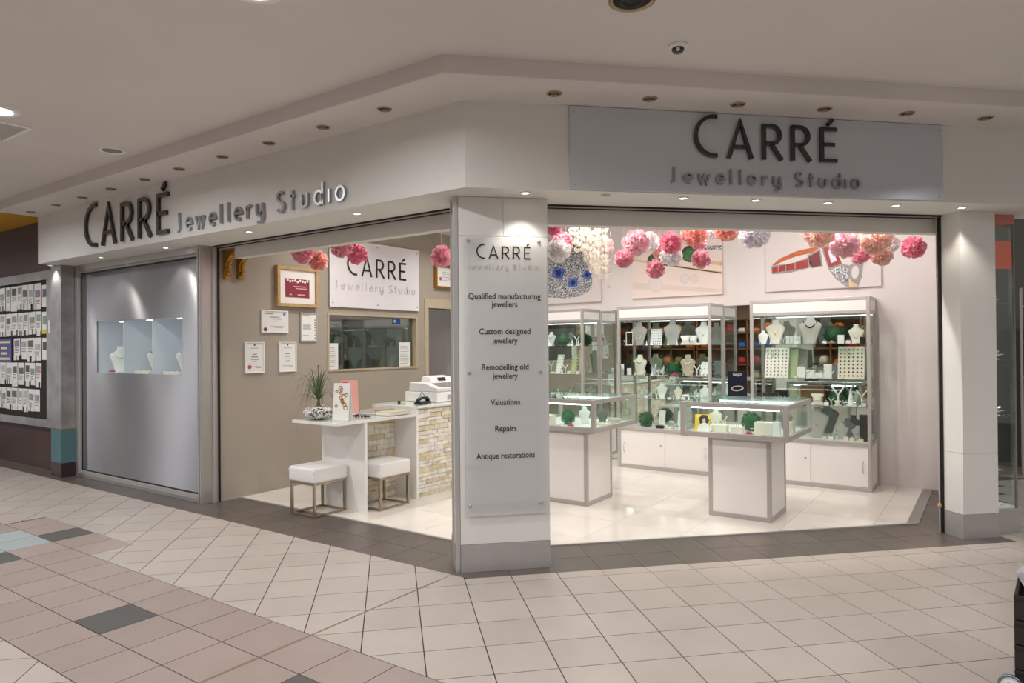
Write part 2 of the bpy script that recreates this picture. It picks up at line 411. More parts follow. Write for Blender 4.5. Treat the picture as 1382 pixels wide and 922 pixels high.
# --- dark border in front of the shop
border = struct(MB().add([(-11.5, YB, -.004), (-2.79, YB, -.004), (-3.025, 4.06, -.004), (-11.5, 4.06, -.004)], [(0, 1, 2, 3)]).build('floor_border', M_border), 'dark brown-grey tiled border in front of the shop')
for row, (ya, yb) in enumerate(((YB, 3.76), (3.76, 4.06))):
    x = -11.5
    while x < -2.7:
        xb = x+.3055
        q = [(x+.0015, ya+.0015), (xb-.0015, ya+.0015), (xb-.0015, yb-.0015), (x+.0015, yb-.0015)]
        q = clip(q, lambda p: -(p[0]+2.79)-(p[1]-YB)*.395)
        if len(q) > 2 and area(q) > .001 and (x > -9.3 or ya < 3.6): MB().prism(q, -.006, .0).build('border_tile', M_border, border)
        x = xb
for row, (na, nb) in enumerate(((-KB, 4.715), (4.715, 5.01))):
    for it in range(0, 15):
        t0, t1 = .145+.3055*it, .145+.3055*(it+1)
        q = [(t0+.0015, na+.0015), (t1-.0015, na+.0015), (t1-.0015, nb-.0015), (t0+.0015, nb-.0015)]
        w_ = [tuple(RW(*p)[:2]) for p in q]
        w_ = clip(w_, lambda p: (p[0]+2.79)+(p[1]-YB)*.395)
        w_ = clip(w_, lambda p: 4.605-(p[0]+p[1])/S2) if len(w_) > 2 else w_
        if len(w_) > 2 and area(w_) > .001: MB().prism(w_, -.006, .0).build('border_tile', M_border, border)
for iy in range(6):                                   # return along the right-hand wall
    y0 = 6.50+.29*iy
    for x0, x1 in ((-.52, -.235),):
        q = clip([(x0, y0), (x1, y0), (x1, y0+.287), (x0, y0+.287)], lambda p: -kk(p)-5.01)
        q = clip(q, lambda p: 8.15-p[1]) if len(q) > 2 else q
        if len(q) > 2 and area(q) > .001: MB().prism(q, -.006, .0).build('border_tile', M_border, border)
# --- polished shop floor, 0.6 m tiles
sf = struct(MB().box(-6.3, -.5, 4.0, 8.2, -.05, -.0035).build('floor_shop', M_groutl), 'polished white tiled shop floor')
for ix in range(-8, 9):
    for iy in range(0, 9):
        x0 = -2.62+.6*ix; y0 = 3.46+.6*iy
        q = [(x0+.0012, y0+.0012), (x0+.5988, y0+.0012), (x0+.5988, y0+.5988), (x0+.0012, y0+.5988)]
        for f in (lambda p: p[1]-4.075, lambda p: -kk(p)-5.03, lambda p: -.60-p[0], lambda p: p[0]+6.22, lambda p: 8.15-p[1]):
            q = clip(q, f)
            if len(q) < 3: break
        if len(q) > 2 and area(q) > .002: MB().prism(q, -.008, .004).build('shop_floor_tile', M_shopfloor, sf)
struct(MB().prism([(-6.22, 4.055), (-3.03, 4.055), (-3.04, 4.08), (-6.22, 4.08)], -.004, .009).build('trim_1', M_alu), 'bright aluminium edge strip along the polished floor, left front')
a, b, c_, d_ = RW(.745, 5.005), RW(4.19, 5.005), RW(4.19, 5.03), RW(.735, 5.03)
struct(MB().prism([a[:2], b[:2], c_[:2], d_[:2]], -.004, .009).build('trim_2', M_alu), 'bright aluminium edge strip along the polished floor, right front')
struct(MB().prism([(-.605, 6.48), (-.52, 6.56), (-.52, 8.15), (-.605, 8.15)], -.004, .007).build('trim_3', mat('ramp_grey', (150, 146, 142), .4, .3)), 'wide grey ramp strip at the right end of the polished floor')

# --- fascia, headers, tracks, ceilings
FC = (-2.703, 3.357)
def corner(d): return (FC[0]-.4142*d, FC[1]+d)
wfl = struct(MB().prism([(-9.06, FC[1]), FC, corner(.5), (-9.06, FC[1]+.5)], 2.5, 3.05).build('wall_front_left', M_wallwhite), 'white painted fascia above the left shop front')
wfr = struct(MB().prism([FC, RW(6.2, 4.285)[:2], RW(6.2, 4.785)[:2], corner(.5)], 2.5, 3.05).build('wall_front_right', M_wallwhite), 'white painted fascia above the right shop front')
struct(MB().prism([(-5.985, 3.885), corner(.528), corner(.62), (-5.985, 3.977)], 2.372, 3.055).build('wall_header_left', M_wallwhite), 'white header inside the left opening')
struct(MB().prism([corner(.528), RW(4.40, 4.813)[:2], RW(4.40, 4.905)[:2], corner(.62)], 2.372, 3.055).build('wall_header_right', M_wallwhite), 'white header inside the right opening')
M_track = mat('track_black', (40, 36, 34), .35, .4)
for nm, mk in (('trim_4', lambda a, b: [(-6.2, FC[1]+a), corner(a), corner(b), (-6.2, FC[1]+b)]),
               ('trim_5', lambda a, b: [corner(a), RW(4.27, 4.285+a)[:2], RW(4.27, 4.285+b)[:2], corner(b)])):
    tr = struct(MB().prism(mk(.455, .525), 2.488, 2.502).build(nm, M_alupaint), 'sliding door track under the soffit')
    MB().prism(mk(.440, .455), 2.488, 2.503).build('track_lip', M_track, tr)
    MB().prism(mk(.497, .512), 2.482, 2.503).build('track_lip', M_track, tr)
# bulkhead above the fascia (lower ceiling carrying the small downlights)
def bulk(d): return (FC[0]-.4142*d, FC[1]+d)
bp = [(-9.08, FC[1]-.411), bulk(-.411), RW(8, 4.285-.411)[:2], RW(8, 4.9)[:2], corner(.6), (-9.08, FC[1]+.6)]
struct(MB().prism(bp, 3.046, 3.30).build('ceiling_bulkhead', M_ceil, None, False, .008), 'dropped ceiling strip above the shop front')
struct(MB().prism([(-18, FC[1]-.411+.02), bulk(-.391), RW(9, 4.285-.391)[:2], (12, -8), (-18, -8)], 3.153, 3.25).build('ceiling', M_ceil), 'plain warm grey mall ceiling')
M_yellow = mat('yellow_ceiling_tone', (214, 160, 40), .7)  # one even yellow colour for this strip of ceiling
struct(MB().box(-18, -9.08, 2.968, 3.75, 3.10, 3.2).build('ceiling_yellow', M_yellow), 'yellow strip of ceiling beside the brown wall')
struct(MB().prism([(-9.2, 3.85), corner(.5), RW(4.7, 4.785)[:2], (-.2, 8.25), (-9.2, 8.25)], 3.055, 3.12).build('ceiling_shop', M_backwall), 'white ceiling inside the shop')

# --- walls
W = -6.22
wl = MB()
for (y0, y1, z0, z1) in ((3.86, 5.21, 0, 3.055), (5.21, 6.68, 0, 1.238), (5.21, 6.68, 1.885, 3.055), (6.68, 6.90, 0, 3.055), (6.90, 7.72, 2.02, 3.055), (7.72, 8.15, 0, 3.055)):
    wl.box(W-.1, W, y0, y1, z0, z1)
struct(wl.build('wall_left', M_beige), 'beige painted side wall of the shop')
sbox('wall_back', M_backwall, -9.3, -.2, 8.15, 8.27, 0, 3.06, 'white back wall of the shop')
sbox('wall_right', M_backwall, -.2, -.14, 7.0, 8.15, 0, 3.055, 'short white wall at the right end of the shop')
sbox('baseboard_left', M_beige, W, W+.012, 3.9, 6.83, 0, .012)
M_shop2 = mat('workshop_wall', (150, 152, 146), .8)
sbox('wall_workshop', M_shop2, -9.3, -9.2, 3.8, 8.15, 0, 3.06, 'grey wall at the back of the workshop')
sbox('floor_workshop', mat('workshop_floor', (120, 112, 104), .6), -9.2, -6.32, 3.8, 8.15, -.03, 0.001, 'workshop floor')
lamp('AREA', 'workshop_ceiling_lamp_offscreen', (-7.6, 6.2, 3.0), 15, (1, .97, .92), .4)
# interior window and door casing
win = struct(MB().box(W-.07, W-.062, 5.21, 6.68, 1.238, 1.885).build('window_1', glass('window_glass', (215, 225, 220), .1)), 'internal window between shop and workshop')
fr = MB()
for (y0, y1, z0, z1) in ((5.20, 6.69, 1.225, 1.243), (5.20, 6.69, 1.875, 1.897), (5.20, 5.218, 1.243, 1.875), (6.665, 6.69, 1.243, 1.875)): fr.box(W-.1, W+.012, y0, y1, z0, z1)
fr.build('window_frame', mat('beige_trim', (188, 172, 146), .5), win)
df = MB()
for (y0, y1, z0, z1) in ((6.83, 6.90, 0, 2.02), (7.72, 7.79, 0, 2.02), (6.83, 7.79, 2.02, 2.15)): df.box(W-.1, W+.018, y0, y1, z0, z1)
struct(df.build('door_1', MATS['beige_trim'], None, False, .004), 'beige cased doorway to the workshop')

# --- mirrors on the back wall in the gaps between the cabinets
for n_, (x0, x1) in enumerate(((-6.2, -5.50), (-4.262, -3.80), (-2.61, -2.195))):
    struct(MB().box(x0, x1, 8.138, 8.149, .02, 1.955).build('trim_%d' % (6+n_), M_mirror), 'wall mirror in the gap between two cabinets')

# --- corner pillar between the two openings
pil = struct(MB().box(.412, 1.047, 4.552, 4.845, 0, 2.5).build('wall_pillar', M_wallwhite), 'corner pillar between the two shop openings')
pil.rotation_euler = (0, 0, R45)
MB().box(.441, 1.049, 4.545, 4.56, .184, 2.235).build('face_panel', M_wallwhite, pil, False, .001)
MB().box(.441, .742, 4.545, 4.56, 2.238, 2.497).build('face_panel', M_wallwhite, pil, False, .001)
MB().box(.745, 1.049, 4.545, 4.56, 2.238, 2.497).build('face_panel', M_wallwhite, pil, False, .001)
MB().box(.441, 1.049, 4.542, 4.56, 0.0, .182).build('kick_plate', M_steel, pil, False, .001)
MB().box(.408, .438, 4.541, 4.57, 0.0, 2.499).build('corner_strip', M_alu, pil, False, .002)
MB().box(.406, .414, 4.60, 4.845, .0, .182).build('kick_plate', M_steel, pil)
MB().box(.398, .4115, 4.66, 4.70, .0, 2.49).build('corner_strip', M_alu, pil)
# --- right end pillar
rp = struct(MB().box(4.279, 4.583, 4.561, 4.755, 0, 2.5).build('wall_pillar_right', M_wallwhite), 'narrow white pillar at the right end of the shop front')
rp.rotation_euler = (0, 0, R45)
for z0, z1 in ((.186, .643), (.650, 2.24), (2.242, 2.499)):
    MB().box(4.276, 4.585, 4.558, 4.565, z0, z1).build('face_panel', M_wallwhite, rp)
    MB().box(4.275, 4.281, 4.559, 4.74, z0, z1).build('side_panel', M_wallwhite, rp)
MB().box(4.274, 4.587, 4.556, 4.565, 0, .184).build('kick_plate', M_steel, rp)
MB().box(4.273, 4.281, 4.557, 4.75, 0, .184).build('kick_plate', M_steel, rp)
# --- door jambs
jm = struct(MB().box(4.262, 4.274, 4.74, 4.772, 0, 2.49).build('door_2', M_track), 'black sliding door jamb against the right end pillar')
jm.rotation_euler = (0, 0, R45)
MB().box(4.254, 4.262, 4.762, 4.772, 0, 2.49).build('jamb_strip', M_alupaint, jm)
MB().ball((4.25, 4.76, .21), .014, 10, 8, 1.6).build('door_stop', M_wood, jm, True)
jm = struct(MB().box(-6.235, -6.205, 3.845, 3.862, 0, 2.49).build('door_3', M_track), 'black sliding door jamb beside the beige wall')
MB().box(-6.245, -6.222, 3.80, 3.845, 0, 2.49).build('jamb_strip', M_alupaint, jm)

# --- brown wall, notice board column and workshop front at the left
sbox('wall_far_left', M_brown, -18, -9.235, 3.62, 3.75, 0, 3.10, 'dark brown wall carrying the notice board')
sbox('baseboard_far_left', mat('brown_skirting', (96, 84, 74), .5), -18, -9.235, 3.595, 3.622, 0, .035)
col = struct(MB().box(-9.235, -8.963, 3.556, 3.86, 0, 2.5).build('wall_column', mat('brushed_laminate', (150, 146, 146), .3, .4, noise=.5, nscale=6, rgb2=(196, 194, 196))), 'square column of brushed grey laminate with teal and maroon foot')
MB().box(-9.238, -8.96, 3.553, 3.863, 0.0, .168).build('base_block', mat('maroon_laminate', (60, 40, 44), .3), col)
MB().box(-9.238, -8.96, 3.553, 3.863, .170, .560).build('teal_band', M_teal, col)
MB().box(-9.239, -8.959, 3.552, 3.863, .561, .570).build('brass_line', M_goldm, col)
# ================================================================ THINGS: shop front
# --- satin workshop front with a window niche
wf = thing('workshop_front', 'tall satin silver panel in an aluminium frame with three-bay display window', 'panel', (0, 0, 0))
pn = MB()
for (x0, x1, z0, z1) in ((-8.84, -8.48, .09, 2.39), (-6.66, -6.30, .09, 2.39), (-8.48, -6.66, .09, 1.235), (-8.48, -6.66, 1.822, 2.39)): pn.box(x0, x1, 3.735, 3.75, z0, z1)
pn.build('satin_panel', M_satin, wf)
for (x0, x1, z0, z1, y0) in ((-8.955, -8.885, 0, 2.5, 3.70), (-6.30, -6.24, 0, 2.5, 3.69), (-8.885, -6.30, 2.43, 2.5, 3.70), (-8.885, -6.30, .0, .045, 3.70)):
    MB().box(x0, x1, y0, 3.80, z0, z1).build('outer_frame', M_alu, wf, False, .004)
for (x0, x1, z0, z1) in ((-8.885, -8.862, .045, 2.43), (-6.325, -6.30, .045, 2.43), (-8.862, -6.325, 2.405, 2.43), (-8.862, -6.325, .045, .075)):
    MB().box(x0, x1, 3.712, 3.79, z0, z1).build('inner_frame', M_alupaint, wf, False, .003)
for (x0, x1, z0, z1) in ((-8.862, -8.845, .075, 2.405), (-6.34, -6.325, .075, 2.405), (-8.845, -6.34, 2.392, 2.405), (-8.845, -6.34, .075, .088)):
    MB().box(x0, x1, 3.73, 3.78, z0, z1).build('rubber_gasket', M_black, wf)
for x in (-6.295, -6.262): MB().box(x, x+.02, 3.676, 3.69, 0, 2.49).build('frame_rib', M_alu, wf, False, .003)
M_niche = mat('niche_white', (226, 230, 240), .5)
MB().box(-8.49, -6.65, 4.10, 4.12, 1.2, 1.85).build('niche_back', M_niche, wf)
MB().box(-8.49, -6.65, 3.752, 4.10, 1.205, 1.233).build('niche_floor', M_niche, wf)
MB().box(-8.49, -6.65, 3.752, 4.10, 1.824, 1.85).build('niche_top', M_niche, wf)
for x in (-8.502, -6.65): MB().box(x, x+.012, 3.752, 4.10, 1.2, 1.85).build('niche_side', M_niche, wf)
for x in (-7.87, -7.255): MB().box(x-.008, x+.008, 3.745, 4.10, 1.234, 1.824).build('divider', M_niche, wf)
MB().box(-8.475, -6.662, 3.738, 3.744, 1.237, 1.821).build('pane', M_glass, wf)
for x in (-8.2, -7.58, -6.95): MB().box(x-.10, x+.10, 3.90, 3.93, 1.816, 1.823).build('light_strip', M_led, wf)

# --- letters and sign panels
t = thing('fascia_lettering', 'black raised logo word and silver words side by side on the left fascia', 'sign', (-7.844, 3.357, 2.565), 0)
s0 = 1.666
carre(t, 0, .0, s0, M_blackgloss, -.028, -.002); studio(t, 1.80, -.005, 2.25, M_letter, -.024, -.002, .115)
pl = thing('fascia_sign', 'blue-grey satin sign panel with black raised logo over silver words', 'sign', RW(1.137, 4.285, 2.505), R45)
MB().box(0, 2.735, -.02, .0, .0, .538).build('sign_panel', mat('sign_satin', (198, 202, 208), .22, .2), pl, False, .002)
carre(pl, 1.979-1.137, .236, 1.045, M_blackgloss, -.045, -.022); studio(pl, 1.812-1.137, .062, 1.386, M_letter, -.042, -.022, .125)
for x in (.03, 2.7):
    for z in (.03, .5): MB().lathe([(.006, .0), (.005, .004)], 10, x, -.02, z, 'y').build('screw', M_steel, pl)

# acrylic panel on the pillar
M_acr = frosted('frosted_acrylic', (214, 214, 212), .5)
ac = thing('pillar_sign', 'frosted acrylic sign on steel standoffs listing services on the corner pillar', 'sign', RW(.757, 4.515, .376), R45)
MB().box(-.277, .277, 0, .006, 0, 1.845).build('acrylic_sheet', M_acr, ac, False, .001)
MB().box(-.26, .268, .024, .0285, .02, .075).build('backing_strip', mat('grey_strip', (176, 174, 172), .4), ac)
MB().box(-.277, -.02, .0061, .0295, .322, .334).build('edge_seam', M_alu, ac)
for x in (-.255, .225):
    for z in (1.843-.0, .95, .07): MB().lathe([(.011, -.030), (.011, .004), (.007, .008)], 14, x, 0, min(z, 1.825), 'y').build('standoff', M_steel, ac)
carre(ac, -.2, 1.705, .365, M_blackgloss, -.003, .0); studio(ac, -.257, 1.64, .475, M_alupaint, -.003, .0, .11)
for txt, yl, wd in (('Qualified manufacturing', 403.5, .49), ('jewellers', 414.5, .175), ('Custom designed', 451, .345), ('jewellery', 463.5, .17), ('Remodelling old', 499, .315),
                ('jewellery', 511, .17), ('Valuations', 546.5, .20), ('Repairs', 582, .145), ('Antique restorations', 618.5, .395)):
    z = at_R(681, yl, -4.515).z-.376
    link(font_mesh(txt, .055, wd, y0=-.0015), 'text_line', M_black, ac, loc=(-.012, 0, z))

# --- downlights
def downlight(loc, r, lit, label, group, mring, cup):
    t = thing('downlight', label, 'light', loc, 0, group)
    MB().lathe([(r, 0), (r*1.0, -.004), (r*.86, -.008), (r*.72, -.006), (r*.70, .0)], 24).build('trim_ring', mring, t, True)
    MB().lathe([(r*.69, -.003), (r*.3, -.0045), (r*.01, -.005)], 20).build('lamp_lens', M_lit if lit else cup, t, True)
    if not lit: MB().lathe([(r*.42, -.004), (r*.42, -.010), (r*.34, -.010), (r*.34, -.004)], 18).build('inner_ring', mring, t, True)
    return t
M_brass = mat('brass_trim', (168, 150, 118), .35, .7)
M_cup = mat('reflector_shade', (58, 50, 40), .4, .5)  # dark colour stands in for the shade inside the unlit fittings
for (x, y) in ((748, 126), (877, 133), (996, 141), (1113, 147), (1224, 153), (1330, 159)):
    P = at_z(x, y, 3.046); downlight(P, .048, False, 'unlit brass-rimmed downlight in the dropped ceiling above the silver sign', 'unlit downlights above the right front', M_brass, M_cup)
for (x, y) in ((519, 147), (436, 171.5), (363, 193), (300, 211.5), (242, 228), (195, 242), (150, 255), (111, 266.5), (75.5, 276.6), (42, 286)):
    P = at_z(x, y, 3.046)
    if P.x > -9.0: downlight(P, .048, False, 'unlit brass-rimmed downlight in the dropped ceiling above the left fascia', 'unlit downlights above the left front', M_brass, M_cup)
for (x, y) in ((709, 260), (922, 267), (1020, 270), (1117, 273.5), (1209, 277), (1298, 280)):
    P = at_z(x, y, 2.5); downlight(P, .036, True, 'small lit downlight in the soffit of the right front', 'lit soffit downlights, right front', M_wallwhite, M_cup)
    lamp('SPOT', 'soffit_lamp', P-Vector((0, 0, .02)), 13, (1, .93, .84), .02, None, 100, .6)
P = at_z(818, 263, 2.5); downlight(P, .036, False, 'single unlit downlight in the soffit beside the corner pillar', None, M_wallwhite, M_cup)
for (x, y) in ((482, 288), (336, 312.5), (224, 334), (136, 347), (68, 358)):
    P = at_z(x, y, 2.5); downlight(P, .036, True, 'small lit downlight in the soffit of the left front', 'lit soffit downlights, left front', M_wallwhite, M_cup)
    lamp('SPOT', 'soffit_lamp', P-Vector((0, 0, .02)), 13, (1, .93, .84), .02, None, 100, .6)
for i, (x, y) in enumerate(MALL_LIGHTS):
    if i > 1: continue
    downlight(Vector((x, y, 3.153)), .135, True, 'large round lit ceiling downlight beside the air vent' if i == 0 else 'large round lit ceiling downlight out in the open ceiling', None, M_whitem, M_cup)
# ceiling speaker, vent, dome camera, open fitting
t = thing('ceiling_speaker', 'flat round grey ceiling speaker grille with white rim', 'speaker', at_z(151, 203, 3.153))
MB().lathe([(.105, 0), (.105, -.005), (.092, -.011), (.086, -.004)], 32).build('rim', M_whitem, t, True)
MB().lathe([(.087, -.003), (.05, -.006), (.001, -.007)], 32).build('grille', mat('speaker_mesh', (150, 146, 142), .6, .3, bump=.5, bscale=400), t, True)
a = at_z(45, 172, 3.153)
t = thing('air_vent', 'rectangular white ceiling air vent with angled louvres', 'vent', (a.x-.27, a.y-.13, 3.153))
for (x0, x1, y0, y1) in ((-.27, .27, -.13, -.10), (-.27, .27, .10, .13), (-.27, -.24, -.10, .10), (.24, .27, -.10, .10)): MB().box(x0, x1, y0, y1, -.014, 0).build('frame', M_whitem, t, False, .003)
MB().box(-.24, .24, -.10, .10, -.001, 0).build('duct_shade', M_black, t)  # flat black sheet stands in for the shade behind the louvres
for i in range(12):
    x = -.22+.04*i; MB().add([(x, -.1, -.016), (x+.012, -.1, -.002), (x+.012, .1, -.002), (x, .1, -.016), (x-.003, -.1, -.0145), (x+.009, -.1, -.0005), (x+.009, .1, -.0005), (x-.003, .1, -.0145)], [(0, 3, 2, 1), (4, 5, 6, 7), (0, 1, 5, 4), (1, 2, 6, 5), (2, 3, 7, 6), (3, 0, 4, 7)]).build('louvre', M_alupaint, t)
t = thing('dome_camera', 'small white dome security camera on the ceiling', 'camera', at_z(915, 61, 3.153))
MB().lathe([(.052, 0), (.052, -.010), (.046, -.018), (.034, -.020)], 28).build('base_ring', M_whitem, t, True)
MB().lathe([(.036, -.018), (.034, -.030), (.024, -.042), (.001, -.048)], 24).build('dome', M_blackgloss, t, True)
MB().ball((.012, -.03, -.034), .011).build('lens', M_silver, t, True)
t = thing('open_downlight', 'dark round recessed downlight with brass rim in the main ceiling', 'light', at_z(853, 0, 3.153))
MB().lathe([(.112, 0), (.112, -.006), (.098, -.010), (.09, .0)], 32).build('rim', M_brass, t, True)
MB().lathe([(.091, -.002), (.05, -.004), (.001, -.004)], 32).build('recess_disc', mat('recess_shade', (20, 17, 15), .6), t, True)  # flat disc, the shade of the hollow put into its colour
MB().lathe([(.055, -.003), (.055, -.009), (.045, -.009), (.045, -.003)], 24).build('inner_ring', M_cup, t, True)

# --- notice board with flyers
nb = thing('notice_board', 'dark pin board in a wide brushed metal frame on the brown wall', 'notice board', (0, 3.62, 0))
for (x0, x1, z0, z1) in ((-13, -9.24, 2.36, 2.47), (-13, -9.24, .555, .65), (-9.42, -9.24, .65, 2.36)): MB().box(x0, x1, -.045, 0, z0, z1).build('frame', MATS['brushed_laminate'], nb, False, .004)
MB().box(-13, -9.42, -.02, 0, .65, 2.36).build('board', mat('dark_felt', (44, 36, 30), .9), nb)
MB().box(-9.345, -9.315, -.052, -.045, 1.70, 1.86).build('lock_plate', M_white, nb)
PIC = [(60, 70, 80), (90, 120, 150), (170, 90, 60), (80, 140, 150), (120, 130, 90), (40, 44, 60), (190, 150, 70), (70, 70, 74), (150, 160, 170), (60, 120, 190)]
PNAME = ['slate grey', 'dusty blue', 'rust red', 'teal', 'olive', 'dark navy', 'amber', 'charcoal', 'pale grey', 'bright blue']
for i, c in enumerate(PIC): mat('flyer_picture_%d' % i, c, .5, noise=.9, nscale=25, rgb2=tuple(min(255, 60+v) for v in c[::-1]))
rng = random.Random(11)
rows = [(2.33, .335), (1.98, .31), (1.655, .30), (1.34, .31), (1.01, .30)]
ROWN = ['top', 'second', 'third', 'fourth', 'lowest']
for ri, (zt, h) in enumerate(rows):
    x = -9.62 if ri != 4 else -9.66
    order = list(range(10)); rng.shuffle(order)
    ci = 0
    while x > (-11.05 if ri != 2 else -10.30):
        wd = rng.choice((.15, .17, .20)); hh = h*rng.uniform(.9, 1.0)
        x0 = x-wd
        pi = order[ci % 10]; ci += 1
        t = thing('flyer', 'white flyer with %s picture, %s row of the notice board' % (PNAME[pi], ROWN[ri]), 'flyer', (x0+wd/2, 3.598-.004*rng.random(), zt-hh), 0, 'flyers on the notice board')
        t.rotation_euler = (0, rng.uniform(-.03, .03), 0)
        mb = MB()
        cut = wd/6                                     # tear-off strips along the foot
        mb.box(-wd/2, wd/2, -.001, 0, hh*.22, hh)
        for q in range(6):
            if rng.random() < .8: mb.box(-wd/2+cut*q+.002, -wd/2+cut*(q+1)-.002, -.001-.006*rng.random(), 0, .0, hh*.22)
        mb.build('sheet', M_paper, t)
        ph = hh*.28; pz = hh*rng.uniform(.45, .65)
        MB().box(-wd*.38, wd*.38, -.0022, -.001, pz, pz+ph).build('picture', MATS['flyer_picture_%d' % pi], t)
        tx = MB()
        for q in range(4): tx.box(-wd*.36, wd*rng.uniform(.1, .36), -.0018, -.001, pz-.018*(q+1)-.006, pz-.018*(q+1))
        tx.build('print', M_ink, t)
        x = x0-.012
for q, zc in enumerate((2.33, 2.0, 1.68)):            # narrow loose column at the right
    t = thing('flyer', ('folded flyer with mono picture high in the narrow right column', 'flyer with a yellow strip in the narrow right column', 'curling flyer low in the narrow right column')[q], 'flyer', (-9.515, 3.597, zc-.3), 0, 'flyers on the notice board')
    MB().box(-.08, .08, -.001, 0, .0, .27).build('sheet', M_paper, t)
    MB().box(-.06, .065, -.002, -.001, .12, .22).build('picture', MATS['flyer_picture_%d' % (7, 4, 5)[q]], t)
    if q == 1: MB().box(-.08, .08, -.0025, -.001, .0, .05).build('strip', mat('yellow_strip', (220, 200, 60), .6), t)
t = thing('poster', 'blue-violet landscape poster with pale yellow bars on the notice board', 'poster', (-10.75, 3.592, 1.345))
MB().box(-.26, .22, -.001, 0, 0, .31).build('sheet', mat('violet_print', (86, 92, 150), .5, noise=.5, nscale=3), t)
for z in (.25, .17, .10, .03): MB().box(-.22+.1*(z in (.17, .10)), .18-.1*(z in (.17, .10)), -.002, -.001, z, z+.03).build('print_bar', mat('pale_yellow_print', (226, 214, 170), .5), t)
# ================================================================ THINGS: left wall and counter
def on_wall(x0, y0, x1, y1):
    a = at_X(x0, y0, W); b = at_X(x1, y1, W); return a.y, b.y, b.z, a.z
def framed(name, label, cat, px, depth, fw, mframe, mmat, matw, group=None):
    ya, yb, z0, z1 = on_wall(*px); w_, h = yb-ya, z1-z0
    t = thing(name, label, cat, (W, (ya+yb)/2, z0), math.pi/2, group)
    for (x0, x1, a, b) in ((-w_/2, w_/2, 0, fw), (-w_/2, w_/2, h-fw, h), (-w_/2, -w_/2+fw, fw, h-fw), (w_/2-fw, w_/2, fw, h-fw)):
        MB().box(x0, x1, -depth, 0, a, b).build('frame', mframe, t, False, .003)
    MB().box(-w_/2+fw, w_/2-fw, -depth*.55, -.001, fw, h-fw).build('sheet', mmat, t)
    return t, w_, h, -depth*.55
def bars(t, items, y, m_=None):
    mb = MB()
    for (x0, x1, z, hh) in items: mb.box(x0, x1, y-.001, y, z, z+hh)
    mb.build('print', m_ or M_ink, t)
M_lightink = mat('faint_ink', (150, 146, 144), .7)
t, w_, h, y = framed('picture_frame', 'deep pale wood box frame with maroon certificate on cream mount', 'picture', (370, 358, 426, 416), .06, .035, M_wood, mat('mount_board', (238, 232, 226), .8), 0)
MB().box(-w_*.29, w_*.29, y-.004, y, h*.24, h*.70).build('certificate', M_maroon, t)
lace = MB()
for i in range(9): lace.lathe([(.014, 0), (.014, .002)], 10, -w_*.24+i*w_*.06, y-.004, h*.665-.016*math.sin(i/8*math.pi*3)**2, 'y')
lace.build('lace_print', M_paper, t)
bars(t, [(-w_*.1, w_*.2, h*.5, .010), (-w_*.05, w_*.22, h*.45, .010), (0, w_*.18, h*.29, .014), (-w_*.2, -w_*.14, h*.29, .012)], y-.004, mat('pink_print', (220, 170, 180), .6))
cert = [('certificate_frame', 'landscape white framed certificate with dark red seal at lower left', (352, 418.2, 387.7, 449.5), 'l'),
        ('certificate_frame', 'narrow silver framed letter with ornaments down its right edge', (404, 421.8, 427.2, 461), 'n'),
        ('certificate_frame', 'portrait white framed certificate with light red seal', (329.5, 461, 355.7, 503.3), 's'),
        ('certificate_frame', 'portrait white framed certificate without a seal', (375.5, 461, 399, 501.5), 'p')]
for nm, lb, px, kd in cert:
    t, w_, h, y = framed(nm, lb, 'certificate', px, .022, .014, M_alupaint if kd == 'n' else M_white, M_paper, 0, 'certificates on the beige wall')
    if kd == 'l':
        bars(t, [(-w_*.38, -.02, h*.82, .010), (-w_*.2, w_*.18, h*.68, .008), (-w_*.12, w_*.25, h*.60, .006), (-w_*.1, w_*.06, h*.50, .006), (-w_*.15, w_*.35, h*.28, .004), (-w_*.0, w_*.3, h*.22, .004)], y, M_lightink)
        MB().lathe([(.022, 0), (.020, .003)], 18, -w_*.36, y, h*.14, 'y').build('seal', M_maroon, t)
        MB().lathe([(.018, 0), (.016, .002)], 18, w_*.36, y, h*.84, 'y').build('crest', mat('crest_blue', (110, 124, 160), .6), t)
    elif kd == 'n':
        bars(t, [(-w_*.36, w_*.1, h*.90, .006)]+[(-w_*.34, w_*(.1+.03*(i % 3)), h*(.58-.035*i), .005) for i in range(6)]+[(-w_*.34, 0, h*.2, .006)], y, M_lightink)
        bars(t, [(w_*.34, w_*.40, h*(.1+.09*i), .012) for i in range(8)], y)
    else:
        bars(t, [(-.008, .008, h*.86, .018)], y)
        bars(t, [(-w_*.24, w_*.24, h*.78, .005), (-w_*.12, w_*.12, h*.58, .010), (-w_*.17, w_*.17, h*.50, .010), (-w_*.2, w_*.2, h*.42, .006), (-w_*.1, w_*.1, h*.36, .006), (-w_*.3, w_*.3, h*.2, .004)], y, M_lightink)
        if kd == 's': MB().lathe([(.022, 0), (.020, .003)], 18, -w_*.26, y, h*.2, 'y').build('seal', mat('red_seal', (196, 84, 84), .5), t)
        bars(t, [(w_*.05, w_*.32, h*.16, .005)], y, M_lightink)
t, w_, h, y = framed('picture_frame', 'antique gilt framed certificate with red seal above the doorway', 'picture', (585, 357, 618, 392), .05, .03, M_gold, M_paper, 0)
bars(t, [(-w_*.2, w_*.3, h*(.35+.07*i), .006) for i in range(6)], y, M_lightink)
MB().lathe([(.026, 0), (.024, .003)], 18, -w_*.28, y, h*.42, 'y').build('seal', MATS['red_seal'], t)
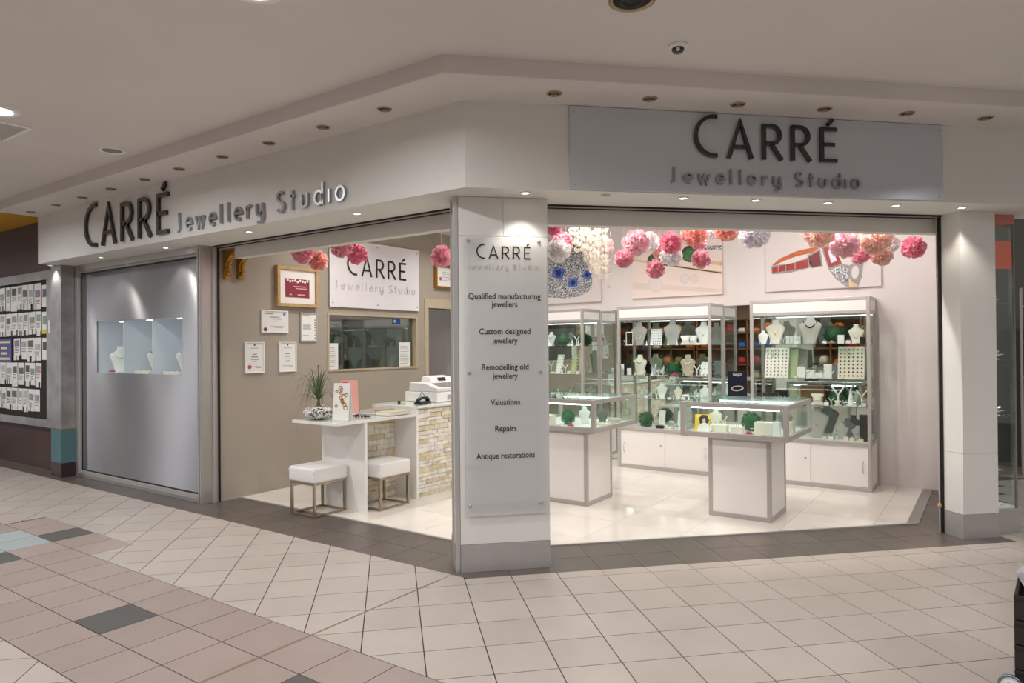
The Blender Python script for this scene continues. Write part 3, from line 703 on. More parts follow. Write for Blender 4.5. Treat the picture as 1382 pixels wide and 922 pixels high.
# gilt corbels at the top of the wall
for i, (x, y) in enumerate(((300.5, 337.5), (322.5, 339.5))):
    P = at_X(x, y, W+.001)
    t = thing('corbel', ('carved gilt corbel on the beige wall beside the door jamb', 'carved gilt corbel on the beige wall, second from the door jamb')[i], 'corbel', (W, P.y+.03*(i == 0), P.z-.285), math.pi/2, 'gilt corbels')
    pr = [(-.0, 0), (-.045, .0), (-.055, .03), (-.035, .06), (-.06, .10), (-.05, .13), (-.075, .17), (-.11, .20), (-.13, .225), (-.18, .24), (-.20, .27), (0, .27)]
    body = MB(); n = len(pr)          # profile in (outward, z), extruded across the wall
    body.add([(-.032, a, b) for a, b in pr]+[(.032, a, b) for a, b in pr], [tuple(range(n)), tuple(range(2*n-1, n-1, -1))]+[(q, (q+1) % n, n+(q+1) % n, n+q) for q in range(n)])
    body.build('bracket', M_gold, t, False, .004)
    MB().box(-.045, .045, -.21, 0, .262, .282).build('cap', M_gold, t, False, .003)
    for z, yy in ((.05, -.05), (.15, -.065), (.10, -.058)): MB().ball((0, yy, z), .022, 10, 8).build('rosette', M_gold, t, True)
# logo panel on the beige wall
sg = thing('wall_sign', 'white acrylic logo sign held by screws on the beige wall', 'sign', (W, 5.217, 1.967), math.pi/2)
MB().box(0, 1.487, -.03, -.012, 0, .80).build('sign_panel', mat('white_acrylic', (232, 226, 228), .12, coat=.5), sg, False, .003)
for x in (.04, .74, 1.445):
    for z in (.05, .755): MB().lathe([(.010, -.018), (.010, .004)], 12, x, -.03, z, 'y').build('screw', M_steel, sg)
carre(sg, .25, .385, .985, M_blackgloss, -.038, -.030); studio(sg, .07, .215, 1.33, M_letterp, -.038, -.030, .13)
# papers taped to the window
for i, (px, lb) in enumerate((((443, 463.5, 461, 499), 'printed notice taped to the window corner above the plant'), ((543, 462, 558.5, 495), 'printed notice taped to the window corner beside the doorway'))):
    ya, yb, z0, z1 = on_wall(*px); ya = max(ya, 5.221); yb = min(yb, 6.66); z0 = max(z0, 1.246)
    t = thing('notice', lb, 'notice', (W-.06, (ya+yb)/2, z0), math.pi/2); w_, h = yb-ya, z1-z0
    MB().box(-w_/2, w_/2, -.002, 0, 0, h).build('sheet', M_paper, t)
    bars(t, [(-w_*.4, w_*(.2+.2*((q*7) % 5)/5), h*(.12+.07*q), .005) for q in range(11)], -.002, M_lightink)
ya, yb, z0, z1 = on_wall(534, 432, 545, 438)
t = thing('window_sticker', 'small bright blue payment card sticker on the window', 'sticker', (W-.061, (ya+yb)/2, z0), math.pi/2)
MB().box(-.07, .07, -.001, 0, 0, .075).build('film', mat('sticker_blue', (40, 90, 190), .4), t)
MB().lathe([(.02, 0), (.018, .001)], 14, -.03, -.001, .04, 'y').build('logo_disc', M_white, t)
# workshop seen through the window and the doorway
t = thing('work_bench', 'wooden workshop bench with upper shelf behind the internal window', 'bench', (-8.2, 6.2, 0))
MB().box(-.35, .35, -1.1, 1.1, .80, .84).build('worktop', M_dwood, t)
MB().box(-.35, -.05, -1.1, 1.1, 1.66, 1.70).build('shelf', M_dwood, t)
for yv in (-1.05, .55, 1.05): MB().box(-.06, -.01, yv-.03, yv+.03, .84, 1.66).build('post', M_dwood, t)
for xv in (-.33, .29):
    for yv in (-1.08, 1.02): MB().box(xv, xv+.05, yv, yv+.05, 0, .8).build('leg', M_dwood, t)
MB().box(-.35, -.34, -1.1, 1.1, .84, 1.66).build('back_panel', mat('pale_green_panel', (160, 168, 152), .7), t)
for i in range(5):
    r_ = .03+.006*(i % 3); yv = 6.2+.62+.09*i
    t = thing('bottle', 'small workshop bottle standing on the wooden bench', 'bottle', (-8.05+.03*(i % 2), yv, .84), 0, 'bottles on the workshop bench')
    MB().lathe([(r_, 0), (r_, .13), (r_*.4, .17), (r_*.4, .20)], 14).build('body', mat('bottle_%d' % (i % 3), ((60, 120, 90), (200, 200, 200), (160, 60, 60))[i % 3], .2), t, True)
    MB().lathe([(r_*.48, .198), (r_*.48, .225)], 12).build('cap', M_black, t, True)
t = thing('storage_unit', 'dark grey drawer unit standing beyond the workshop doorway', 'drawers', (-7.9, 7.75, 0))
MB().box(-.3, .3, -.25, .25, 0, 1.15).build('body', mat('grey_steel_paint', (90, 92, 94), .5), t, False, .005)
for z in (.05, .42, .79): 
    dr = MB().box(-.28, .28, -.262, -.25, z, z+.34).build('drawer', mat('drawer_grey', (110, 112, 114), .5), t); MB().box(-.06, .06, -.275, -.262, z+.25, z+.27).build('handle', M_steel, dr)

# --- counter and desk
X0 = -4.66
dk = thing('consultation_desk', 'white laminate consultation desk with glass top and side panel', 'desk', (X0, 3.993, 0))
MB().box(-.612, 0, 0, .995, .815, .842).build('worktop', M_white, dk, False, .002)
MB().box(-.61, -.002, .002, .993, .843, .848).build('glass_top', M_glass, dk)
MB().box(-.60, -.002, .325, .352, 0, .814).build('side_panel', M_white, dk, False, .002)
ct = thing('sales_counter', 'white sales counter clad in pale split-face stone', 'counter', (X0, 4.99, 0))
MB().box(-.62, -.03, .03, 2.1, .02, .89).build('carcass', M_white, ct)
MB().box(-.62, 0, 0, .03, 0, .89).build('end_panel', M_white, ct, False, .002)
MB().box(-.62, .012, 0, 2.12, .891, .912).build('countertop', M_white, ct, False, .002)
MB().box(-.615, .010, 0, 2.115, .913, .918).build('glass_top', M_glass, ct)
STONE = [mat('stone_%d' % i, c, .85, noise=.5, nscale=18, bump=.5, bscale=50) for i, c in enumerate(((240, 234, 220), (236, 228, 208), (244, 240, 232), (228, 214, 184), (240, 232, 216), (222, 208, 176)))]
rs = random.Random(3)
def stone_wall(parent, y0, y1, z0, z1, xface, rowh):
    z = z0
    while z < z1-.01:
        hh = min(rowh*rs.uniform(.75, 1.3), z1-z); y = y0
        while y < y1-.005:
            ln = min(rs.uniform(.10, .26), y1-y)
            if y1-(y+ln) < .05: ln = y1-y
            d = rs.uniform(.010, .024)
            b = MB(); n = 0
            j = lambda: rs.uniform(-.002, .002)
            b.add([(xface-.025, y+.001, z+.001), (xface+d+j(), y+.0015, z+.0015+j()), (xface+d+j(), y+ln-.0015, z+.0015+j()), (xface-.025, y+ln-.001, z+.001),
                   (xface-.025, y+.001, z+hh-.001), (xface+d+j(), y+.0015, z+hh-.0015+j()), (xface+d+j(), y+ln-.0015, z+hh-.0015+j()), (xface-.025, y+ln-.001, z+hh-.001)],
                  [(0, 3, 2, 1), (4, 5, 6, 7), (0, 1, 5, 4), (1, 2, 6, 5), (2, 3, 7, 6), (3, 0, 4, 7)])
            b.build('stone', rs.choice(STONE), parent)
            y += ln
        z += hh
stone_wall(ct, .032, 1.02, .005, .889, -.03, .042)
stone_wall(ct, 1.02, 2.1, .005, .889, -.03, .075)
MB().box(-.34, -.31, .353, .997, 0, .814).build('stone_backing', M_cream, dk)
stone_wall(dk, .354, .996, .005, .812, -.31, .046)
# stools
def stool(label, x0, x1, y0, y1):
    t = thing('cube_stool', label, 'stool', ((x0+x1)/2, (y0+y1)/2, 0), 0, 'white cube stools at the desk'); a, b = (x1-x0)/2, (y1-y0)/2; q = .022
    for sx in (-1, 1):
        for sy in (-1, 1): MB().box(*sorted((sx*a, sx*(a-q))), *sorted((sy*b, sy*(b-q))), 0, .305).build('leg', M_nickel, t, False, .002)
    for z in (0, .283):
        for sy in (-1, 1): MB().box(-a+q, a-q, *sorted((sy*b, sy*(b-q))), z, z+q).build('rail', M_nickel, t, False, .002)
        for sx in (-1, 1): MB().box(*sorted((sx*a, sx*(a-q))), -b+q, b-q, z, z+q).build('rail', M_nickel, t, False, .002)
    MB().box(-a-.012, a+.012, -b-.012, b+.012, .303, .437).build('cushion', M_leather, t, True, .02, segs=4)
    MB().box(-a-.0135, a+.0135, -b-.0135, b+.0135, .405, .4075).build('seam', M_whitem, t, False, .0005)
stool('white leather cube stool outside the desk side panel', -5.215, -4.885, 3.925, 4.29)
stool('white leather cube stool tucked under the desk by the stone', -4.915, -4.58, 4.42, 4.80)
# cash register, phone
cr_ = thing('cash_register', 'white cash register with black display on the sales counter', 'cash register', (-4.98, 5.78, .918), 0)
MB().box(-.24, .22, -.36, .30, 0, .10).build('cash_drawer', M_white, cr_, False, .006)
MB().box(.2201, .224, -.20, .12, .02, .07).build('drawer_front', M_alupaint, cr_)
up = MB(); pr = [(-.22, .103), (.20, .103), (.20, .14), (.02, .19), (-.20, .20)]
n = len(pr); up.add([(a, -.33, b) for a, b in pr]+[(a, .27, b) for a, b in pr], [tuple(range(n)), tuple(range(2*n-1, n-1, -1))]+[(q, (q+1) % n, n+(q+1) % n, n+q) for q in range(n)])
up.build('body', mat('register_grey', (222, 220, 218), .4), cr_, False, .01)
keys = MB()
for i in range(9):
    for q in range(4):
        x = .165-.036*q; z = .14+(.2-x)*.277; keys.box(x-.012, x+.012, -.25+.042*i, -.22+.042*i, z, z+.01)
keys.build('keypad', M_alupaint, cr_)
hd = MB(); pr = [(-.20, .198), (-.02, .188), (-.06, .245), (-.17, .26)]
n = 4; hd.add([(a, -.16, b) for a, b in pr]+[(a, .18, b) for a, b in pr], [tuple(range(n)), tuple(range(2*n-1, n-1, -1))]+[(q, (q+1) % n, n+(q+1) % n, n+q) for q in range(n)])
hd = hd.build('display_head', M_white, cr_, False, .006)
MB().add([(-.0285, -.06, .205), (-.0285, .07, .205), (-.0515, .07, .238), (-.0515, -.06, .238)], [(0, 1, 2, 3)]).build('screen', M_black, hd, loc=(.004, 0, .003))
ph = thing('telephone', 'black telephone handset lying on the sales counter', 'telephone', (-4.80, 5.24, .918), .25)
MB().box(-.05, .05, -.10, .10, 0, .02).build('base', M_black, ph, False, .006)
MB().tube([(0, -.11, .028), (0, -.085, .05), (0, 0, .058), (0, .085, .05), (0, .11, .028)], [.024, .018, .014, .018, .024], 10).build('handset', M_black, ph, True)
MB().tube([(-.02, .10, .02), (-.06, .16, .06), (-.12, .20, .11), (-.16, .22, .05)], .003, 6).build('cord', M_black, ph, True)
MB().box(-.011, .011, -.011, .011, 0, .03).build('body', M_black, thing('card_stamp', 'tiny black stamp beside the telephone', 'stamp', (-5.0, 5.10, .918)), False, .003)
# things on the desk
pot = thing('potted_plant', 'spiky ponytail palm in a mosaic bowl on the desk corner', 'plant', (-5.085, 4.14, .848))
MB().lathe([(.055, 0), (.10, .012), (.135, .045), (.135, .07), (.11, .10), (.075, .118), (.07, .11)], 28).build('bowl', voronoi_mat('mosaic', ((230, 226, 220), (80, 76, 72), (200, 196, 190), (150, 144, 138), (240, 238, 234)), 70, .3), pot, True)
MB().lathe([(.072, .108), (.04, .116), (.001, .118)], 18).build('soil', mat('dry_moss', (150, 112, 60), .9, noise=.6, nscale=60), pot)
MB().tube([(0, 0, .10), (.006, 0, .15), (.0, .004, .20)], [.022, .016, .010], 8).build('stem', mat('plant_stem', (96, 110, 60), .7), pot, True)
rl = random.Random(5)
M_leaf = mat('palm_leaf', (66, 88, 52), .5, var=.5, rgb2=(120, 130, 84))
for i in range(60):
    an = i*2.399+rl.uniform(-.3, .3); L_ = rl.uniform(.18, .46); up_ = rl.uniform(.08, .36); dr_ = rl.uniform(.2, .9)
    if math.cos(an-.3) > .45: L_ = min(L_, .17); dr_ = .15
    pts = []; 
    for q in range(9):
        s = q/8; r = L_*s*.75; z = .17+up_*math.sin(min(1, s*1.3)*math.pi/2)-dr_*max(0, s-.35)**2*1.1
        pts.append((r*math.cos(an+.25*s), r*math.sin(an+.25*s), max(z, .02 if r < .14 else -.3)))
    if math.cos(an) > -.1 and math.sin(an) > -.1: pts = [p if p[2] > .02 else (p[0], p[1], .02) for p in pts]
    else: pts = [p if (p[2] > .02 or p[1] < -.16 or p[0] < -.2) else (p[0], p[1], .02) for p in pts]
    vs = []; fs = []
    for q, p in enumerate(pts):
        wd = .0055*(1-q/8.5); tx, ty = -math.sin(an), math.cos(an)
        vs += [(p[0]-tx*wd, p[1]-ty*wd, p[2]+wd*.4), (p[0], p[1], p[2]), (p[0]+tx*wd, p[1]+ty*wd, p[2]+wd*.4)]
    for q in range(8):
        a = 3*q; fs += [(a, a+1, a+4, a+3), (a+1, a+2, a+5, a+4)]
    MB().add(vs, fs).build('leaf', M_leaf, pot, True)
def brochure(label, loc, rz, w_, h, m_, lean=.06):
    t = thing('brochure', label, 'brochure', loc, rz)
    MB().add([(-w_/2, 0, 0), (w_/2, 0, 0), (w_/2, lean, h), (-w_/2, lean, h), (-w_/2, .004, 0), (w_/2, .004, 0), (w_/2, lean+.004, h), (-w_/2, lean+.004, h)], [(0, 1, 2, 3), (7, 6, 5, 4), (0, 4, 5, 1), (1, 5, 6, 2), (2, 6, 7, 3), (3, 7, 4, 0)]).build('front_leaf', m_, t)
    MB().add([(-w_/2, lean*2.2, 0), (w_/2, lean*2.2, 0), (w_/2, lean+.004, h), (-w_/2, lean+.004, h), (-w_/2, lean*2.2+.003, 0), (w_/2, lean*2.2+.003, 0), (w_/2, lean+.007, h), (-w_/2, lean+.007, h)], [(0, 1, 2, 3), (7, 6, 5, 4), (0, 4, 5, 1), (1, 5, 6, 2), (2, 6, 7, 3), (3, 7, 4, 0)]).build('back_leaf', m_, t)
    return t
P = at_z(459, 567.5, .848)
b1 = brochure('white standing brochure printed with gold jewellery on the desk', (P.x, P.y, .848), .42, .155, .33, M_paper, .05)
gd = MB(); rg = random.Random(2)
for i in range(13):
    z = .11+.0145*i; xx = rg.uniform(-.05, .05); f = z/.33*.05
    r = rg.uniform(.011, .02); gd.tube([(xx+r*math.cos(a*.7854), f-.002, z+r*math.sin(a*.7854)) for a in range(8)], .0035, 5, True)
gd.build('gold_print', M_goldm, b1)
P = at_z(473, 557, .848)
b2 = brochure('coral red and white standing brochure behind the white one', (P.x, P.y, .848), .95, .16, .32, mat('coral_print', (236, 170, 160), .5), .06)
MB().add([(-.07, .052*.8, .26), (-.02, .052*.8, .26), (-.02, .0585, .31), (-.07, .0585, .31)], [(0, 1, 2, 3)]).build('print', mat('red_print', (206, 50, 54), .5), b2, loc=(0, -.004, 0))
for i, (x, y, w_, l_, z0, h, c, lb, rz) in enumerate(((-5.02, 4.80, .21, .30, 0, .022, (206, 200, 192), 'grey covered catalogue at the bottom of the pile on the desk', .15), (-5.01, 4.80, .20, .28, .022, .016, (176, 150, 130), 'tan covered catalogue on top of the pile on the desk', .05), (-4.775, 4.79, .20, .29, 0, .03, (206, 196, 160), 'thick olive-cream book beside the catalogue pile', -.08))):
    t = thing('book', lb, 'book', (x, y, .848+z0), rz)
    MB().box(-w_/2+.004, w_/2-.004, -l_/2+.004, l_/2-.004, .002, h-.002).build('pages', M_paper, t)
    for z in (0, h-.0025): MB().box(-w_/2, w_/2, -l_/2, l_/2, z, z+.0025).build('cover', mat('book_cover_%d' % i, c, .45), t)
    MB().box(-w_/2, -w_/2+.003, -l_/2, l_/2, 0, h).build('spine', MATS['book_cover_%d' % i], t)
t = thing('bracelet_chain', 'black coiled bead chain lying on the desk glass', 'chain', (-4.86, 4.45, .848))
bc = MB()
for i in range(40): a = i*.42; r = .03+.0012*i; bc.ball((r*math.cos(a)*1.6, r*math.sin(a), .007), .007, 6, 5)
bc.build('beads', M_blackgloss, t, True)
t = thing('papers', 'dark leaflet lying flat on the desk behind the brochures', 'leaflet', (-5.135, 4.465, .848), .1); MB().box(-.1, .1, -.15, .15, 0, .003).build('sheet', mat('leaflet_grey', (110, 112, 118), .4), t); MB().box(-.08, .08, -.06, .12, .003, .0035).build('print', M_paper, t)
# ================================================================ THINGS: cabinets and showcases
GEM = {'L': 'sapphire', 'M': 'emerald', 'R': 'ruby'}
CAB = {'L': (-5.45, -4.27), 'M': (-3.79, -2.62), 'R': (-2.185, -1.005)}
CY = 7.655; CD = .48; SH = {'top': 1.4935, 'second': 1.1285, 'third': .8485, 'lowest': .4995}
M_pan = mat('cabinet_panel', (238, 232, 228), .35)
for key, (xa, xb) in CAB.items():
    w_ = xb-xa
    t = thing('display_cabinet', 'tall aluminium and glass display cabinet under the %s picture' % GEM[key], 'cabinet', ((xa+xb)/2, CY, 0), 0, 'tall display cabinets')
    h = w_/2; p = .034
    for sx in (-1, 1):
        for y0 in (0, CD-p): MB().box(*sorted((sx*h, sx*(h-p))), y0, y0+p, 0, 1.97).build('post', M_alupaint, t, False, .004)
    for z0, z1 in ((0, .045), (.462, .498), (1.80, 1.835), (1.937, 1.97)):
        MB().box(-h+p, h-p, 0, .03, z0, z1).build('rail', M_alupaint, t, False, .003)
        for sx in (-1, 1): MB().box(*sorted((sx*h, sx*(h-.03))), p, CD-p, z0, z1).build('rail', M_alupaint, t, False, .003)
    MB().box(-h+p, h-p, .006, .02, 1.835, 1.937).build('header_panel', M_pan, t)
    for sx in (-1, 1):
        MB().box(*sorted((sx*(h-.006), sx*(h-.018))), p, CD-p, 1.835, 1.937).build('header_panel', M_pan, t)
        MB().box(*sorted((sx*(h-.006), sx*(h-.018))), p, CD-p, .045, .462).build('side_panel', M_pan, t)
        MB().box(*sorted((sx*(h-.012), sx*(h-.017))), p, CD-p, .498, 1.80).build('side_pane', M_glass, t)
    MB().box(-h+.02, h-.02, .02, CD-.005, 1.955, 1.968).build('roof', M_pan, t)
    MB().box(-h+.02, h-.02, .03, CD-.005, .47, .500).build('deck', M_white, t)
    MB().box(-h+.02, h-.02, .02, CD-.01, .005, .03).build('bottom', M_pan, t)
    MB().box(-h+p, h-p, CD-.012, CD-.006, .50, 1.80).build('mirror_back', M_mirror, t)
    MB().box(-h+p, h-p, .014, .019, .50, 1.80).build('front_pane', M_glass, t)
    for z in (1.49, 1.125, .845): MB().box(-h+p, h-p, .045, CD-.015, z-.004, z+.004).build('shelf', M_gglass, t)
    MB().box(-h+.06, h-.06, .034, .058, 1.812, 1.826).build('light_strip', M_led, t)
    for i, (x0, x1, y0) in enumerate(((-h+p, .012, .012), (-.012, h-p, .020))):
        d = MB().box(x0, x1, y0, y0+.006, .047, .460).build('sliding_door', M_pan, t)
        hx = x0+.045 if i == 0 else x1-.045
        MB().tube([(hx, y0, .19), (hx, y0-.018, .205), (hx, y0-.024, .25), (hx, y0-.018, .295), (hx, y0, .31)], .004, 8).build('handle', M_alu, d, True)
        if i == 0: MB().lathe([(.010, 0), (.010, .008), (.006, .010)], 14, x1-.045, y0, .30, 'y').build('lock', M_steel, d)

# ---- small merchandise builders (base at origin, facing -y)
def loft(rows, n=20):
    mb = MB(); vs = []; fs = []
    for (z, hw, hd, oy) in rows:
        for i in range(n):
            a = 2*math.pi*i/n; c, s = math.cos(a), math.sin(a)
            vs.append((hw*math.copysign(abs(c)**.7, c), oy+hd*math.copysign(abs(s)**.8, s), z))
    for j in range(len(rows)-1):
        for i in range(n): fs.append((j*n+i, j*n+(i+1) % n, (j+1)*n+(i+1) % n, (j+1)*n+i))
    fs.append(tuple(range(n-1, -1, -1))); fs.append(tuple((len(rows)-1)*n+i for i in range(n)))
    return mb.add(vs, fs)
BUSTROWS = [(0, .17, .11, .02), (.03, .18, .11, .02), (.06, .17, .06, .0), (.4, .29, .065, .0), (.62, .37, .07, .01), (.70, .36, .075, .02), (.78, .24, .07, .035), (.84, .14, .065, .045), (1.0, .12, .06, .05)]
PROTO = {}
def proto(key, fn):
    if key not in PROTO: PROTO[key] = fn()
    return PROTO[key]
def hide_copy(me, name, m_, parent, loc=(0, 0, 0), sc=1.0, rz=0.0, smooth=True):
    o = bpy.data.objects.new(name, me); C.objects.link(o); o.parent = parent; o.location = loc; o.rotation_euler = (0, 0, rz)
    o.scale = (sc, sc, sc) if not isinstance(sc, tuple) else sc
    if not me.materials: me.materials.append(m_)
    o.material_slots[0].link = 'OBJECT'; o.material_slots[0].material = m_
    if smooth:
        for pgn in me.polygons: pgn.use_smooth = True
    return o
def fixmesh(me):
    bm = bmesh.new(); bm.from_mesh(me); bmesh.ops.recalc_face_normals(bm, faces=bm.faces); bm.to_mesh(me); bm.free(); return me
ME_bust = fixmesh(loft(BUSTROWS).mesh('bust'))
ME_strut = fixmesh(MB().add([(-.10, .05, .62), (.10, .05, .62), (.14, .26, 0), (-.14, .26, 0), (-.10, .065, .62), (.10, .065, .62), (.14, .275, 0), (-.14, .275, 0)], [(0, 1, 2, 3), (7, 6, 5, 4), (0, 4, 5, 1), (1, 5, 6, 2), (2, 6, 7, 3), (3, 7, 4, 0)]).mesh('strut'))
def necklace_mesh(drop, r, bead, n=26, pend=False):
    mb = MB()
    for i in range(n+1):
        a = math.pi*i/n; x = -.22*math.cos(a); z = .80-drop*abs(math.sin(a))**1.2-.02; 
        y = -.065-.01*math.sin(a)+.06*abs(math.cos(a))**3
        mb.ball((x*(1-.25*math.sin(a)), y, z), r if bead else r*.8, 6, 4)
    if pend: mb.ball((0, -.085, .80-drop-.06), r*2.2, 8, 6, 1.5)
    return fixmesh(mb.mesh('necklace'))
ME_n1 = necklace_mesh(.50, .018, True); ME_n2 = necklace_mesh(.34, .010, False, 34, True); ME_n3 = necklace_mesh(.20, .026, True)
M_bead = {'pearl': M_pearl, 'silver': M_silver, 'gold': M_goldm, 'black': M_blackgloss}
def bust(pos, h, m_, label, grp, neck=None, nl=None, rz=0.0):
    t = thing('necklace_bust', label, 'display bust', pos, rz, grp)
    hide_copy(ME_bust, 'bust_form', m_, t, sc=h); hide_copy(ME_strut, 'back_strut', m_, t, sc=h, smooth=False)
    if neck:
        me = {'long': ME_n1, 'pendant': ME_n2, 'choker': ME_n3}[neck[0]]
        o = hide_copy(me, 'necklace', M_bead[neck[1]], None, loc=pos, sc=h, rz=rz); tag(o, nl, 'necklace', 'necklaces on busts')
def board(pos, w_, h, m_, label, grp, studs=(5, 7), ms=None, lean=.25, cols=None):
    t = thing('jewellery_board', label, 'display board', pos, 0, grp); L_ = h*lean
    MB().add([(-w_/2, 0, 0), (w_/2, 0, 0), (w_/2, L_, h), (-w_/2, L_, h), (-w_/2, .012, 0), (w_/2, .012, 0), (w_/2, L_+.012, h), (-w_/2, L_+.012, h)], [(0, 1, 2, 3), (7, 6, 5, 4), (0, 4, 5, 1), (1, 5, 6, 2), (2, 6, 7, 3), (3, 7, 4, 0)]).build('panel', m_, t)
    if studs:
        mb = MB()
        for i in range(studs[0]):
            for j in range(studs[1]):
                z = h*(.1+.8*j/max(1, studs[1]-1)); mb.ball((-w_*.40+w_*.8*i/max(1, studs[0]-1), z*lean-.004, z), .0085, 6, 4)
        mb.build('earrings', ms or M_goldm, t, True)
    return t
def ring_box(pos, w_, d_, h, m_, label, grp, rings=0):
    t = thing('display_box', label, 'display box', pos, 0, grp)
    MB().box(-w_/2, w_/2, -d_/2, d_/2, 0, h).build('block', m_, t, False, .004)
    for i in range(rings):
        x = -w_/2+w_*(i+.5)/rings
        MB().tube([(x+.011*math.cos(a*math.pi/5), 0, h+.006+.011*math.sin(a*math.pi/5)) for a in range(10)], .0025, 5, True).build('ring', M_goldm if i % 2 else M_silver, t, True)
    return t
def cone(pos, h, m_, label, grp):
    t = thing('ring_cone', label, 'ring stand', pos, 0, grp)
    MB().lathe([(h*.26, 0), (h*.26, h*.06), (h*.17, h*.10), (h*.04, h*.96), (.002, h)], 14).build('cone', m_, t, True)
    MB().lathe([(h*.125, 0), (h*.14, h*.03), (h*.125, h*.06)], 14, 0, 0, h*.38).build('ring', M_silver, t, True)
def tree(pos, h, m_, label, grp):
    t = thing('jewellery_tree', label, 'jewellery stand', pos, 0, grp)
    MB().lathe([(h*.22, 0), (h*.22, h*.04), (h*.05, h*.08)], 14).build('foot', m_, t, True)
    MB().tube([(0, 0, h*.05), (0, 0, h*.62)], h*.045, 8).build('stem', m_, t, True)
    for sx in (-1, 1): MB().tube([(0, 0, h*.55), (sx*h*.12, 0, h*.74), (sx*h*.30, 0, h)], [h*.05, h*.045, h*.04], 8).build('arm', m_, t, True)
def pillow(pos, h, m_, label, grp):
    t = thing('bracelet_pillow', label, 'bracelet stand', pos, 0, grp)
    loft([(0, h*.52, h*.2, 0), (h*.12, h*.55, h*.22, 0), (h*.35, h*.36, h*.26, 0), (h*.62, h*.36, h*.26, 0), (h*.88, h*.55, h*.22, .0), (h, h*.5, h*.2, 0)]).build('cushion', m_, t, True)
    MB().tube([(h*.38*math.cos(a*math.pi/8), h*.29*math.sin(a*math.pi/8), h*.48) for a in range(16)], h*.05, 6, True).build('bracelet', M_pearl, t, True)
rb = random.Random(9)
def ball_mesh():
    mb = MB(); N = 340
    for i in range(N):
        z = 1-2*(i+.5)/N; r = math.sqrt(1-z*z); a = i*2.39996; d = Vector((r*math.cos(a), r*math.sin(a), z)); k = rb.uniform(.78, 1.04)
        u = d.orthogonal().normalized(); v = d.cross(u); an = rb.uniform(0, 6.28); u, v = u*math.cos(an)+v*math.sin(an), v*math.cos(an)-u*math.sin(an)
        c = d*k; s = .12
        mb.add([c-u*s-d*.03, c+v*s*.5, c+u*s+d*.06, c-v*s*.5+d*.02, c-d*.1], [(0, 1, 2, 3), (0, 4, 1), (1, 4, 2), (2, 4, 3), (3, 4, 0)])
    mb.ball((0, 0, 0), .74, 12, 8)
    return mb.mesh('boxwood')
ME_ball = ball_mesh()
def topiary(pos, r, label):
    o = hide_copy(ME_ball, 'boxwood_ball', M_green, None, (pos[0], pos[1], pos[2]+r*.98), r, rb.uniform(0, 3), smooth=False); return tag(o, label, 'plant ball', 'boxwood balls among the jewellery')
def rose_mesh():
    mb = MB()
    for ring in range(4):
        n = 3+ring*2; r0 = .10+.24*ring
        for i in range(n):
            a = 2*math.pi*i/n+ring*.5; c, s = math.cos(a), math.sin(a); w_ = .30+.08*ring; hz = .75-.16*ring
            base = Vector((c*r0*.4, s*r0*.4, .05)); tan = Vector((-s, c, 0)); out = Vector((c, s, 0))
            pts = [base-tan*w_*.4, base+tan*w_*.4, base+out*r0*.6+tan*w_+Vector((0, 0, hz*.6)), base+out*r0*.8+tan*w_*.5+Vector((0, 0, hz)), base+out*r0*.8-tan*w_*.5+Vector((0, 0, hz)), base+out*r0*.6-tan*w_+Vector((0, 0, hz*.6))]
            mb.add(pts, [(0, 1, 2, 5), (5, 2, 3, 4)])
    return mb.mesh('rose')
ME_rose = rose_mesh()
def rose(pos, r, label, m_=M_pink):
    return tag(hide_copy(ME_rose, 'silk_flower', m_, None, pos, r, rb.uniform(0, 6)), label, 'flower', 'silk flowers among the jewellery')
PETALS = []; OBST = []
def petals(*a): PETALS.append(a)                 # strewn last, in the gaps between the things on the shelf
def strew(x0, x1, y0, y1, z, n, seed, label):
    r = random.Random(seed); mb = MB(); k_ = 0
    for i in range(n*30):
        x, y, a, s = r.uniform(x0, x1), r.uniform(y0, y1), r.uniform(0, 6.28), r.uniform(.009, .015)
        if k_ >= n: break
        if any(b[0]-s < x < b[1]+s and b[2]-s < y < b[3]+s and abs(b[4]-z) < .03 for b in OBST): continue
        k_ += 1
        c, sn = math.cos(a)*s, math.sin(a)*s
        mb.add([(x-c, y-sn, z+.001), (x+sn*.7, y-c*.7, z+.006), (x+c, y+sn, z+.009), (x-sn*.7, y+c*.7, z+.005), (x, y, z+.0008)], [(0, 1, 4), (1, 2, 4), (2, 3, 4), (3, 0, 4)])
    return tag(stuff(mb.build('scattered_petals', M_pink)), label, 'petals')
def cx(px, Y, py=500): return at_Y(px, py, Y).x
def put(key, shelf, px, Y=7.86): return (cx(px, Y), Y, SH[shelf])
def where(key, shelf): return '%s shelf of the cabinet under the %s picture' % (shelf, GEM[key])
HM = 1/112.0       # metres per photo pixel inside the cabinets (about)
# cabinet under the emerald picture
k = 'M'
bust(put(k, 'top', 863), .285, M_grey, 'pale grey bust with pearls, '+where(k, 'top'), 'busts in the emerald cabinet', ('long', 'pearl'), 'long pearl necklace on a pale grey bust under the emerald picture')
bust(put(k, 'top', 908), .30, M_grey, 'wide grey bust with fine chain, '+where(k, 'top'), 'busts in the emerald cabinet', ('pendant', 'silver'), 'fine silver chain on the wide grey bust under the emerald picture')
bust(put(k, 'top', 949), .27, M_whitem, 'white bust with gold pendant, '+where(k, 'top'), 'busts in the emerald cabinet', ('pendant', 'gold'), 'gold pendant chain on the white bust under the emerald picture')
bust(put(k, 'second', 863), .25, M_cream, 'cream bust with collar, '+where(k, 'second'), 'busts in the emerald cabinet', ('choker', 'silver'), 'silver collar on the cream bust under the emerald picture')
bust(put(k, 'second', 928), .25, mat('taupe_velvet', (190, 172, 154), .8), 'taupe bust with collar, '+where(k, 'second'), 'busts in the emerald cabinet', ('choker', 'pearl'), 'pearl collar on the taupe bust under the emerald picture')
